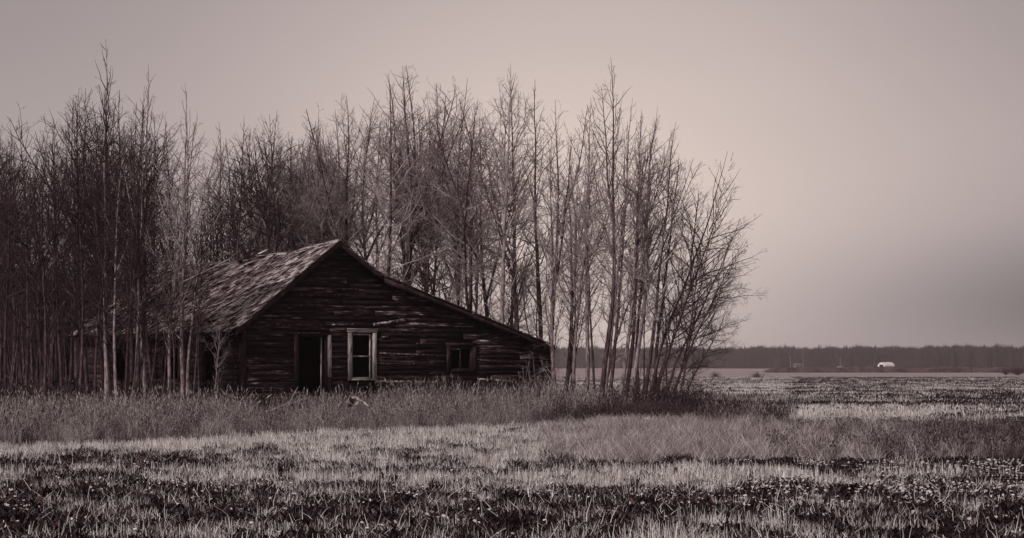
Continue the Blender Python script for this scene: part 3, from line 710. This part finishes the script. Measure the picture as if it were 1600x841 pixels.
def scatter(name, pts, coll, label, cat):
    """one object of stuff: pts rows are x,y,z, scale, kind, tilt"""
    pts = np.array(pts, dtype=np.float32); me = bpy.data.meshes.new(name); me.vertices.add(len(pts)); me.vertices.foreach_set('co', np.ascontiguousarray(pts[:, :3]).ravel())
    def at(n, t, key, data): a = me.attributes.new(n, t, 'POINT'); a.data.foreach_set(key, data)
    n = len(pts); r = np.zeros((n, 3), np.float32); r[:, 2] = nrng.uniform(0, 6.28, n); r[:, 0] = nrng.normal(0, .08, n)
    at('rot', 'FLOAT_VECTOR', 'vector', r.ravel()); at('scl', 'FLOAT', 'value', np.ascontiguousarray(pts[:, 3])); at('kindex', 'INT', 'value', pts[:, 4].astype(np.int32))
    o = bpy.data.objects.new(name, me); C.objects.link(o)
    g = bpy.data.node_groups.new(name+'_scatter', 'GeometryNodeTree'); g.interface.new_socket('Geometry', in_out='INPUT', socket_type='NodeSocketGeometry'); g.interface.new_socket('Geometry', in_out='OUTPUT', socket_type='NodeSocketGeometry')
    N = g.nodes; L = g.links; gi = N.new('NodeGroupInput'); go = N.new('NodeGroupOutput'); ins = N.new('GeometryNodeInstanceOnPoints')
    ci = N.new('GeometryNodeCollectionInfo'); ci.inputs[0].default_value = coll; ci.inputs[1].default_value = True; ci.inputs[2].default_value = True
    def na(nm, dt): a = N.new('GeometryNodeInputNamedAttribute'); a.data_type = dt; a.inputs[0].default_value = nm; return a.outputs[0]
    L.new(gi.outputs[0], ins.inputs['Points']); L.new(ci.outputs[0], ins.inputs['Instance']); ins.inputs['Pick Instance'].default_value = True
    L.new(na('kindex', 'INT'), ins.inputs['Instance Index']); L.new(na('rot', 'FLOAT_VECTOR'), ins.inputs['Rotation']); L.new(na('scl', 'FLOAT'), ins.inputs['Scale'])
    L.new(ins.outputs[0], go.inputs[0])
    md = o.modifiers.new('scatter', 'NODES'); md.node_group = g
    return tag(o, label, None, None, 'stuff')
def coll(n): c = bpy.data.collections.new(n); return c
K = 4
cs = coll('stubble_lib'); cw = coll('weed_lib'); ct = coll('tall_lib'); cf = coll('fluff_lib'); cd = coll('dot_lib'); cl = coll('litter_lib'); cst = coll('stalk_lib'); cdk = coll('darkstem_lib'); cfar = coll('farstubble_lib'); cfw = coll('farweed_lib')
for k in range(K):
    tuft(f'stubble_tuft_{k}', cs, M_straw, 10+k, n=44, h0=.03, h1=.165, w=.0065, spread=0, lean=.38, rad=.17, seg=2)
    tuft(f'weed_tuft_{k}', cw, M_weed, 30+k, n=80, h0=.03, h1=.12, w=.012, spread=0, lean=.75, rad=.15, seg=3, droop=.25, leafy=True)
    tuft(f'tall_tuft_{k}', ct, M_tall, 50+k, n=30, h0=.2, h1=.80, w=.006, spread=0, lean=.24, rad=.24, seg=4, head=.12, droop=.07, curl=.7)
    tuft(f'stalk_tuft_{k}', cst, M_tall, 60+k, n=7, h0=.7, h1=1.15, w=.007, spread=0, lean=.13, rad=.25, seg=5, head=.20, droop=.03, curl=.4)
    tuft(f'fluff_tuft_{k}', cf, M_fluff, 70+k, n=40, h0=.16, h1=.42, w=.007, spread=0, lean=.42, rad=.20, seg=4, droop=.22, curl=.9)
    tuft(f'dot_tuft_{k}', cd, M_dot, 90+k, n=5, h0=.012, h1=.026, w=.019, spread=0, lean=1.1, rad=.14, seg=2, leafy=True)
    tuft(f'litter_tuft_{k}', cl, M_straw, 110+k, n=12, h0=.05, h1=.20, w=.006, spread=0, lean=1.3, rad=.22, seg=3, droop=.1, curl=1.2)
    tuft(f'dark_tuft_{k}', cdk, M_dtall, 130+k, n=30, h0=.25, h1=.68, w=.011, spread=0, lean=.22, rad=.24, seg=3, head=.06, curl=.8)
    tuft(f'far_stubble_{k}', cfar, M_straw, 150+k, n=34, h0=.09, h1=.22, w=.022, spread=0, lean=.15, rad=.45, seg=1)
    tuft(f'far_weed_{k}', cfw, M_weed, 170+k, n=60, h0=.08, h1=.2, w=.035, spread=0, lean=.7, rad=.45, seg=2, leafy=True)
XS = [0, 200, 400, 600, 800, 1000, 1200, 1400, 1600]
TAB = {640: [8,8,8,8,8,8,8,8,8], 650: [8,8,8,8,8,8,9,8,6], 660: [8,8,8,8,6,6,7,6,4], 666: [8,8,8,8,6,6,3,2,2], 680: [8, 8, 8, 8, 6, 6, 5, 4, 3], 700: [8, 9, 7, 7, 7, 7, 5, 3, 2], 712: [7, 5, 6, 7, 7, 6, 3, 2, 2], 722: [3, 1, 4, 6, 5, 3, 1, 1, 1], 732: [2, 2, 5, 5, 4, 1, 1, 1, 0], 742: [5, 5, 5, 4, 5, 7, 6, 3, 3],
       755: [5, 5, 6, 6, 7, 8, 8, 4, 2], 770: [3, 4, 5, 7, 7, 5, 1, 1, 0], 785: [1, 2, 3, 1, 1, 2, 1, 2, 1], 800: [3, 4, 3, 2, 3, 3, 4, 3, 1], 820: [1, 5, 4, 3, 4, 4, 5, 3, 2], 845: [2, 5, 5, 5, 5, 6, 5, 4, 2], 900: [3]*9}
YS = sorted(TAB); TM = np.array([TAB[y] for y in YS], float)
def smooth_noise(seed, nx, ny):
    r = np.random.default_rng(seed).random((ny+2, nx+2))
    def f(u, v):
        u = np.clip(u, 0, .999)*nx; v = np.clip(v, 0, .999)*ny; i = int(u); j = int(v); a = u-i; b = v-j
        a = a*a*(3-2*a); b = b*b*(3-2*b)
        return (r[j, i]*(1-a)+r[j, i+1]*a)*(1-b)+(r[j+1, i]*(1-a)+r[j+1, i+1]*a)*b
    return f
n1 = smooth_noise(5, 60, 44); n2 = smooth_noise(6, 150, 130); n3 = smooth_noise(8, 34, 90)
n4 = smooth_noise(9, 170, 210)
def straw_share(x, y):
    sx, sy = pick(x, y); sy2 = sy+(n1(sx/1700+.03, y/70)-.5)*15
    i = np.interp(sy2, YS, np.arange(len(YS))); i0 = int(i); f = i-i0; i1 = min(i0+1, len(YS)-1)
    v = (np.interp(sx, XS, TM[i0])*(1-f)+np.interp(sx, XS, TM[i1])*f)/9
    return v-.02*(y < 38)-.09*(y < 24)+(n4((x+20)/40, (y-14)/50)-.5)*.7+(n2(x/40+.5, y/70)-.5)*.6+(n3(x/40+.5, y/70)-.5)*.35
def strip_front(sx):    # nearest edge of the tall grass strip (row in the view)
    return line([(-100, 705), (0, 703), (250, 695), (450, 682), (650, 672), (800, 665), (950, 661), (1130, 660)], sx)
ragn = smooth_noise(33, 60, 4); ragn2 = smooth_noise(34, 14, 4)
def D_ok(y): return 47 < y < 58.5
def ragged(sx): return (ragn((sx+400)/2400, .4)-.5)*5+(ragn2((sx+400)/2400, .4)-.5)*7
stub = []; weed = []; dots = []; litter = []; fluff = []; tall = []; stalk = []; dark = []; farst = []; farwd = []
Y = 15.2
while Y < 62:
    dens = 27 if Y < 36 else 21
    dy = .25; hw = Y*.30+1.2; n = int(dy*2*hw*dens)
    for k in range(n):
        x = rnd.uniform(-hw, hw); y = Y+rnd.random()*dy; sx, sy = pick(x, y)
        if sx < 1160 and sy < strip_front(sx)+2+ragged(sx): continue
        p = straw_share(x, y)
        fl = 770 < sx < 1700 and sy < 724+(n1(sx/1700, .3)-.5)*14 and sy > (662 if sx < 1230 else 668+(sx-1230)*.004)
        if fl and rnd.random() < min(1, ((sx-770)/190)**1.6+(n2(x/40+.5, y/70)-.5)*.5*(sx < 960)):
            if rnd.random() < .62:
                if sx > 1180 and rnd.random() < (sx-1150)/620: dark.append((x, y, 0, rnd.uniform(.3, .62), rnd.randrange(K)))
                else: fluff.append((x, y, 0, rnd.uniform(.55, 1.15), rnd.randrange(K)))
            continue
        if rnd.random() < .5+1.9*(p-.52): stub.append((x, y, 0, rnd.uniform(.7, 1.2)*(1.08 if p > .7 else .85), rnd.randrange(K)))
        elif rnd.random() < .85: weed.append((x, y, 0, rnd.uniform(.6, 1.35), rnd.randrange(K)))
        if p < .35 and sy > 735 and rnd.random() < .10+(.42 if sx > 1150 and sy < 810 else 0)+(.15 if 200 < sx < 900 and 740 < sy < 790 else 0): dots.append((x, y, rnd.uniform(.09, .17), rnd.uniform(.7, 1.3), rnd.randrange(K)))
        if rnd.random() < (.22 if sy > 760 else .10): litter.append((x, y, rnd.uniform(.02, .1), rnd.uniform(.6, 1.2), rnd.randrange(K)))
    Y += dy
# tall strip: from its front edge back to the house and under the grove
Y = 36.5
while Y < 68:
    hw = Y*.30+1
    for k in range(int(.5*2*hw*10)):
        x = rnd.uniform(-hw, hw); y = Y+rnd.random()*.5; sx, sy = pick(x, y)
        if sx > 1170 or sy > strip_front(sx)+ragged(sx)+rnd.uniform(-2, 3): continue
        lx = (x-OX)*cu+(y-OY)*su; ly = -(x-OX)*su+(y-OY)*cu
        if UL-.1 < lx < UR+.1 and ly > -.15: continue
        if sx > 1090 and sy < 640 and rnd.random() < .6: continue
        edge = strip_front(sx)-sy; nearw = min(1, max(.0, edge/14))
        near_house = (UL-1 < lx < UR+1 and ly > -3.5)
        sc = (.72+.6*n4((x+20)/40, (y-34)/200))*(.38+.42*nearw*rnd.uniform(.45, 1.3)+(.16*rnd.random() if near_house and lx > 0 else 0))
        if (524 < sx < 590 or 385 < sx < 470) and D_ok(y): sc *= .45
        if ly > -1.2 and UL < lx < 1: sc *= .75
        if sx > 1060: sc *= max(.45, 1-(sx-1060)/170)
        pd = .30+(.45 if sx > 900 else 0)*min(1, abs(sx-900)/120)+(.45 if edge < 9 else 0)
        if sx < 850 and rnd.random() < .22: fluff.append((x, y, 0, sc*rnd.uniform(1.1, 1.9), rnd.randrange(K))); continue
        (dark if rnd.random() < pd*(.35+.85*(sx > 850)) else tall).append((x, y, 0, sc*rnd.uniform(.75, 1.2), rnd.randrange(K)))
    Y += .5
for k in range(430):
    px = rnd.uniform(380, 860); D = rnd.uniform(54.5, 59.5); x, y = place(px, D); lx = (x-OX)*cu+(y-OY)*su; ly = -(x-OX)*su+(y-OY)*cu
    if UL-.1 < lx < UR+.1 and ly > -.3: continue
    if px < 600 and rnd.random() < .5: continue
    stalk.append((x, y, 0, rnd.uniform(.55, 1.05)*(.7 if px < 600 else 1), rnd.randrange(K)))
for k in range(260):
    px = 1100+rnd.random()**1.5*135; D = rnd.uniform(47, 62); x, y = place(px, D)
    (dark if rnd.random() < .45 else fluff if rnd.random() < .5 else tall).append((x, y, 0, rnd.uniform(.35, .95), rnd.randrange(K)))
# under the thicket: dark growth
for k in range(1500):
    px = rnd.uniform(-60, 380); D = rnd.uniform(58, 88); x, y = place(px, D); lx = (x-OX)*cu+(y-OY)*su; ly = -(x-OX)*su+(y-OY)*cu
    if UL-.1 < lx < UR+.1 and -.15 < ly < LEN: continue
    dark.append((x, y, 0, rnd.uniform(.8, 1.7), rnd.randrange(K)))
# field beyond, right of the grove
rows = smooth_noise(21, 9, 70); rn2 = smooth_noise(22, 60, 90)
Y = 55.
while Y < 250:
    dens = 6.0 if Y < 80 else 3.4 if Y < 130 else 1.7
    x0 = (840-800)/F*Y; x1 = (1640-800)/F*Y; dy = .5 if Y < 110 else 1.
    for k in range(int((x1-x0)*dy*dens)):
        x = rnd.uniform(x0, x1); y = Y+rnd.random()*dy; sx, sy = pick(x, y)
        if Y < 70 and sx < 1160: continue
        v = (y-55)/195; base = rows((x+20)/110, v**.8)
        if sy > 640: base = .30+.7*line([(1100, .75), (1220, .95), (1430, .85), (1560, .45), (1700, .3)], sx) if sy < 661 else .1
        elif sy > 634: base = .18
        elif sy > 622: base = line([(1100, .85), (1240, .8), (1330, .5), (1600, .25)], sx)+.15*(base-.5)
        elif sx < 1240: base += .2
        else: base -= .14
        b = base+(rn2((x+20)/110, v)-.5)*.5
        if rnd.random() < b: farst.append((x, y, 0, rnd.uniform(.75, 1.2), rnd.randrange(K)))
        else: farwd.append((x, y, 0, rnd.uniform(.7, 1.25), rnd.randrange(K)))
    Y += dy
scatter('stubble', stub, cs, 'pale cut straw stubble standing in the near field', 'stubble')
scatter('weeds', weed, cw, 'dark low leafy weeds between the stubble rows', 'weeds')
scatter('clover_heads', dots, cd, 'small pale heads dotted over the dark weeds', 'clover')
scatter('straw_litter', litter, cl, 'fallen straw lying over the stubble', 'straw')
scatter('feathery_grass', fluff, cf, 'fine feathery pale grass in front of the grove', 'grass')
scatter('tall_grass', tall, ct, 'tall dry grass with seed heads along the house', 'grass')
scatter('seed_stalks', stalk, cst, 'tall pale seed stalks standing against the gable wall', 'grass')
scatter('dark_undergrowth', dark, cdk, 'dark dry stems and undergrowth below the trees', 'undergrowth')
scatter('distant_stubble', farst, cfar, 'pale stubble in the field right of the grove', 'stubble')
scatter('distant_weeds', farwd, cfw, 'dark weeds in the field right of the grove', 'weeds')

# ------------------------------------------------------------------ things in the grass by the wall
x, y = place(545, 56.5)
pail = empty('enamel_pail', (x, y, .42), .4); pail.rotation_euler = (1.2, .3, .5)
tag(pail, 'pale dented pail lying tipped in the grass under the window', 'pail')
mb = MB(); k = 16
prof = [(.11, 0), (.115, .01), (.16, .30), (.172, .305), (.165, .31), (.15, .29), (.10, .02)]
V = [(r*math.cos(a*6.283/k)*(1+.06*math.sin(3*a)), r*math.sin(a*6.283/k), z) for r, z in prof for a in range(k)]
Q = [(i*k+a, i*k+(a+1) % k, (i+1)*k+(a+1) % k, (i+1)*k+a) for i in range(len(prof)-1) for a in range(k)]
mb.add(V, Q); mb.add([(r*math.cos(a*6.283/k), r*math.sin(a*6.283/k), z) for r, z in ((.0, .003), (.109, .003)) for a in range(k)], [(a, (a+1) % k, k+(a+1) % k, k+a) for a in range(k)])
mb.build('pail_body', M_pail, pail)
mb = MB(); mb.tube([(.17*math.cos(a), .03, .30+.14*math.sin(a)) for a in np.linspace(0, math.pi, 9)], [.004]*9, 5); mb.build('pail_handle', M_deadwood, pail)
x, y = place(568, 56.3)
mb = MB(); pts = [(-.40, 0, .62), (-.2, 0, .58), (0, 0, .46), (.2, .03, .30), (.42, .05, .08)]
for a, b in zip(pts, pts[1:]):
    mb.hexa([(a[0], a[1]-.01, a[2]-.05), (a[0], a[1]-.01, a[2]+.03), (a[0], a[1]+.03, a[2]-.05), (a[0], a[1]+.03, a[2]+.03), (b[0], b[1]-.01, b[2]-.05), (b[0], b[1]-.01, b[2]+.03), (b[0], b[1]+.03, b[2]-.05), (b[0], b[1]+.03, b[2]+.03)])
o = mb.build('curved_plank', M_pail); o.location = (x, y, 0); tag(o, 'pale curved plank leaning in the grass right of the pail', 'plank')
def dead_branch(px, D, L, rz, el, seed, label):
    rng = np.random.default_rng(seed); d = np.array([[math.cos(rz)*math.cos(el), math.sin(rz)*math.cos(el), math.sin(el)]])
    P = grow(np.array([[0, 0, .05]]), d, np.array([L]), 9, 0, .05, rng); Rr = (.03*(1-np.linspace(0, 1, 9))+.008)[None]
    V, Q = tubes(P, Rr, 6); P2, R2, L2 = kids(P, Rr, np.array([L]), 4, .2, 40, .4, 6, 0, .1, rng, .6, .006); V2, Q2 = tubes(P2, R2, 4)
    x, y = place(px, D); o = empty('fallen_branch', (x, y, 0)); link('limb', mesh_np('limb', V, [Q]), M_deadwood, o); tag(link('twigs', mesh_np('twigs', V2, [Q2]), M_deadwood, o), kind='stuff')
    tag(o, label, 'branch', 'fallen branches left of the door')
dead_branch(392, 56.5, 1.9, .15, .24, 1, 'long pale dead branch rising from the grass left of the door')
dead_branch(404, 56, 1.4, .1, .36, 2, 'shorter dead branch crossing the long one left of the door')
dead_branch(446, 56.2, 1.0, 1.2, 1.0, 3, 'short upright dead branch nearest to the door')
dead_branch(470, 56.6, 1.1, -.1, -.02+.12, 4, 'low dead branch lying before the door opening')

# ------------------------------------------------------------------ far distance
# the far wood: thousands of slim bare trees
def farwood(name, x0, x1, d0, d1, n, label, htab, mat, slim=16, k=.5, slant=0.):
    rng = np.random.default_rng(31); px = rng.uniform(x0, x1, n); D = rng.uniform(d0, d1, n)*(1+slant*(1600-px)/500); X = (px-800)/F*D
    h = np.interp(px, [a for a, _ in htab], [b for _, b in htab])*rng.normal(1, .085, n)*(1+.022*np.sin(px*.043)+.022*np.sin(px*.117+1)+.025*np.sin(px*.29+2)+.02*np.sin(px*.61))*(1+slant*(1600-px)/500)
    V = []; T = []; c = []
    N = n*slim; ii = np.repeat(np.arange(n), slim); hh = h[ii]; b = rng.random(N)*.75; t = np.minimum(1, b+rng.uniform(.2, .55, N)); t[::slim] = 1; b[::slim] = 0
    ox = rng.normal(0, 1, N)*k*1.3*(1-.4*t); oy = rng.normal(0, 1, N)*k*1.3; w = rng.uniform(.08, .26, N)*k*1.6
    w[::slim] = .16
    a = np.stack([X[ii]+ox-w, D[ii]+oy, hh*b], 1); bb = np.stack([X[ii]+ox+w, D[ii]+oy+.3*w, hh*b], 1); cc = np.stack([X[ii]+ox*1.3+rng.normal(0, .25, N), D[ii]+oy, hh*t], 1)
    V = np.stack([a, bb, cc], 1).reshape(-1, 3); T = np.arange(len(V)).reshape(-1, 3)
    col = np.repeat(np.repeat(rng.random(n), slim), 3)
    return tag(link(name, mesh_np(name, V, [T], col), mat), label, None, None, 'stuff')
farwood('far_wood', 780, 1660, 1180, 1270, 7000, 'far hazy wood of bare trees along the horizon', [(780, 12.2), (1100, 12.3), (1250, 12.4), (1330, 12.6), (1450, 13.2), (1530, 13.5), (1660, 12.6)], M_farwood, 22, 1.1, .28)
farwood('far_scrub', 1200, 1660, 470, 560, 2600, 'grey bare scrub along the far field edge', [(1200, .5), (1215, 1.2), (1300, 1.2), (1350, 1.45), (1400, 1.5), (1420, 1.2), (1450, 1.1), (1470, 1.4), (1530, 1.1), (1600, 1.5), (1660, 1.5)], M_scrub, 14, .5)
farwood('wood_edge_brush', -140, 560, 120, 150, 2600, 'dense dark brush closing the view behind the left thicket', [(-140, 7.5), (250, 7), (450, 5), (560, 3)], M_dbrush, 22, .22)
# mounds of scrub: hedge bushes one can tell apart
def spruce(px, D, h, label):
    D *= 1+.27*(1600-px)/500; h *= 1+.27*(1600-px)/500; x, y = place(px, D); o = empty('spruce_tree', (x, y, 0)); mb = MB(); mb.tube([(0, 0, 0), (0, 0, h*.5), (0, 0, h*.97)], [.22, .13, .02], 6); mb.build('trunk', M_barkmid, o)
    rng = random.Random(int(px)); V = []; T = []
    n = 150
    for k in range(n):
        s = (k+rng.random())/n; z = h*(.1+.9*s); r = h*.13*(1-s)**.8+.1; a = k*2.4; r *= rng.uniform(.7, 1.25); w = .35+.5*(1-s)
        ca, sa = math.cos(a), math.sin(a); V += [(0, 0, z+.35), (ca*r-sa*w, sa*r+ca*w, z-.45*r), (ca*r+sa*w, sa*r-ca*w, z-.45*r), (ca*r*1.25, sa*r*1.25, z-.6*r)]; i = 4*k; T += [(i, i+1, i+3), (i, i+3, i+2)]
    link('crown', mesh_np('crown', V, [np.array(T)]), M_spruce, o); tag(o, label, 'spruce', 'spruces in the far wood')
for px, h, lb in ((1219, 14.3, 'tip of the spruce farthest left above the far wood'), (1323, 14.4, 'slim spruce poking out of the far wood left of the white hut'), (1368, 14.4, 'narrow spruce rising above the far wood just over the white hut'), (1465, 13.6, 'small spruce in the far wood right of the white hut'),
                  (1489, 13.8, 'small rounded spruce second right of the white hut'), (1511, 13.4, 'dark spruce third right of the white hut'), (1543, 14.2, 'dark spruce left of the tallest pair at right'), (1555, 14.6, 'tallest dark spruce of the far wood near the right edge'), (1581, 13.2, 'dark spruce closest to the right edge of the far wood')):
    spruce(px, 1176, h, lb)
# white arched hut
hx, hy = place(1377, 1090); hut = empty('arched_hut', (hx, hy, 0), R(0)); tag(hut, 'white arched metal hut with dark doorway before the far wood', 'hut')
hut.rotation_euler = (0, 0, R(48)); r = 2.7; Lh = 10.; n = 16; z_ = 1.3
arc = [(r*math.cos(a), r*math.sin(a)+z_) for a in np.linspace(0, math.pi, n+1)]; arc = [(r, 0)]+arc+[(-r, 0)]
mb = MB(); m_ = len(arc); mb.add([(y, x, z) for y in (0, Lh) for x, z in arc], [(i, i+1, m_+i+1, m_+i) for i in range(m_-1)]); shell = mb.build('shell', M_metalw, hut)
mb = MB(); inner = [(x*.93, (z-z_)*.93+z_ if z > 0 else 0) for x, z in arc]
dw = [(1.35 if x > .4 else -1.35 if x < -.4 else x*2, min(z, 2.7)) for x, z in arc]
mb.add([(.12, x, z) for x, z in inner]+[(.12, x, z) for x, z in dw], [(i, i+1, m_+i+1, m_+i) for i in range(m_-1)]); mb.build('end_wall', M_metalw, hut)
mb = MB(); mb.box(.4, .5, -1.4, 1.4, 0, 2.8); mb.build('doorway', M_dark, hut)
mb = MB(); mb.add([(Lh-.1, x, z) for x, z in inner]+[(Lh-.1, 0, 0)], [(i, i+1, m_) for i in range(m_-1)]); mb.build('rear_wall', M_metalw, hut)
mb = MB()
for i in range(11): mb.add([(y, x*(1.012), z*1.01) for y in (i+.35, i+.5) for x, z in arc], [(q, q+1, m_+q+1, m_+q) for q in range(m_-1)])
mb.build('rib', M_metalw, hut)
# farm buildings and poles
fx, fy = place(1246, 1100); fh = empty('farmhouse', (fx, fy, 0), R(12)); tag(fh, 'small pale farmhouse with grey roof far left of the hut', 'house')
mb = MB(); mb.box(-2.4, 2.4, -1.6, 1.6, 0, 2.2); mb.build('wall', M_pole, fh)
mb = MB(); mb.add([(-2.7, -1.9, 2.15), (2.7, -1.9, 2.15), (2.7, 1.9, 2.15), (-2.7, 1.9, 2.15), (-1.6, 0, 3.5), (1.6, 0, 3.5)], [(0, 1, 5, 4), (2, 3, 4, 5)]); mb.add([(-2.7, -1.9, 2.15), (-2.7, 1.9, 2.15), (-1.6, 0, 3.5), (2.7, -1.9, 2.15), (2.7, 1.9, 2.15), (1.6, 0, 3.5)], [(0, 2, 1), (3, 4, 5)]); mb.build('roof', M_rooff, fh)
for q in (-1.3, .9): mb = MB(); mb.box(q, q+.8, -1.63, -1.603, .9, 1.8); mb.build('window', M_dark, fh)
mb = MB(); mb.box(-.35, .4, -1.63, -1.603, 0, 2.0); mb.build('door', M_dark, fh)
fx, fy = place(1312, 1080); car = empty('parked_car', (fx, fy, 0), 0); tag(car, 'white parked car in the far field left of the hut', 'car')
mb = MB(); pr = [(-2.1, .35), (-2.1, .95), (-1.3, 1.05), (-.8, 1.5), (.9, 1.52), (1.5, 1.0), (2.1, .85), (2.1, .35)]
m_ = len(pr); mb.add([(x, y, z) for y in (-.85, .85) for x, z in pr], [(i, (i+1) % m_, m_+(i+1) % m_, m_+i) for i in range(m_)])
for o_ in (0, m_): mb.add([(x, (-.85 if o_ == 0 else .85), z) for x, z in pr], [(0, 1, 2, 7), (2, 3, 4, 5), (2, 5, 6, 7)])
mb.build('body', M_metalw, car)
mb = MB(); mb.add([(-1.15, -.86, 1.06), (1.25, -.86, 1.06), (.8, -.86, 1.43), (-.75, -.86, 1.42)], [(0, 1, 2, 3)]); mb.build('side_window', M_dark, car)
for q in (-1.35, 1.35):
    for s_ in (-.87, .67):
        mb = MB(); a = np.linspace(0, 6.283, 13)[:-1]; mb.add([(q+.34*math.cos(t), s_+d, .34+.34*math.sin(t)) for d in (0, .2) for t in a], [(i, (i+1) % 12, 12+(i+1) % 12, 12+i) for i in range(12)]); mb.add([(q, s_, .34)]+[(q+.34*math.cos(t), s_, .34+.34*math.sin(t)) for t in a], [(0, i+1, (i+1) % 12+1) for i in range(12)]); mb.build('wheel', M_dark, car)
for px, h, lb in ((1235, 7.5, 'short pale utility pole left of the farmhouse'), (1255, 12, 'taller pale utility pole right of the farmhouse'), (1313, 7, 'thin pole rising behind the white parked car')):
    x, y = place(px, 1120); o = empty('utility_pole', (x, y, 0)); mb = MB(); mb.tube([(0, 0, 0), (0, 0, h)], [.2, .14], 8); mb.build('post', M_pole, o); mb = MB(); mb.box(-1, 1, -.08, .08, h-.9, h-.7); mb.build('crossarm', M_pole, o); tag(o, lb, 'pole', 'poles by the far farm')
# lone bushes in the mid field
for i, (px, D, h, lb) in enumerate([(1183, 230, 1.25, 'rounded grey bush alone in the pale field right of the grove'), (1590, 330, 2.6, 'dark bush at the far right edge of the field'), (1572, 350, 2.0, 'smaller dark bush beside the one at the right edge'), (1118, 250, 1.2, 'grey bush seen beside the outer twigs of the grove')]):
    o = shrub(px, D, h, 50+i, M_scrub, lb, 'bushes in the far field', n=60, spread=1.1, dens=.8)
    for c in o.children: c.scale = (1.2, 1.2, .8)

# ------------------------------------------------------------------ haze
mb = MB(); mb.box(-900, 1400, -60, 2100, -1, 22)
hz = mb.build('haze', None); tag(hz, 'thin pale haze over the fields', None, None, 'stuff')
m = bpy.data.materials.new('haze'); m.use_nodes = True; nt = m.node_tree; nt.nodes.clear()
out = nt.nodes.new('ShaderNodeOutputMaterial'); pv = nt.nodes.new('ShaderNodeVolumePrincipled'); nt.links.new(pv.outputs[0], out.inputs['Volume'])
pv.inputs['Color'].default_value = (.95, .84, .84, 1); pv.inputs['Density'].default_value = .00016; pv.inputs['Anisotropy'].default_value = 0.0
hz.data.materials.append(m)
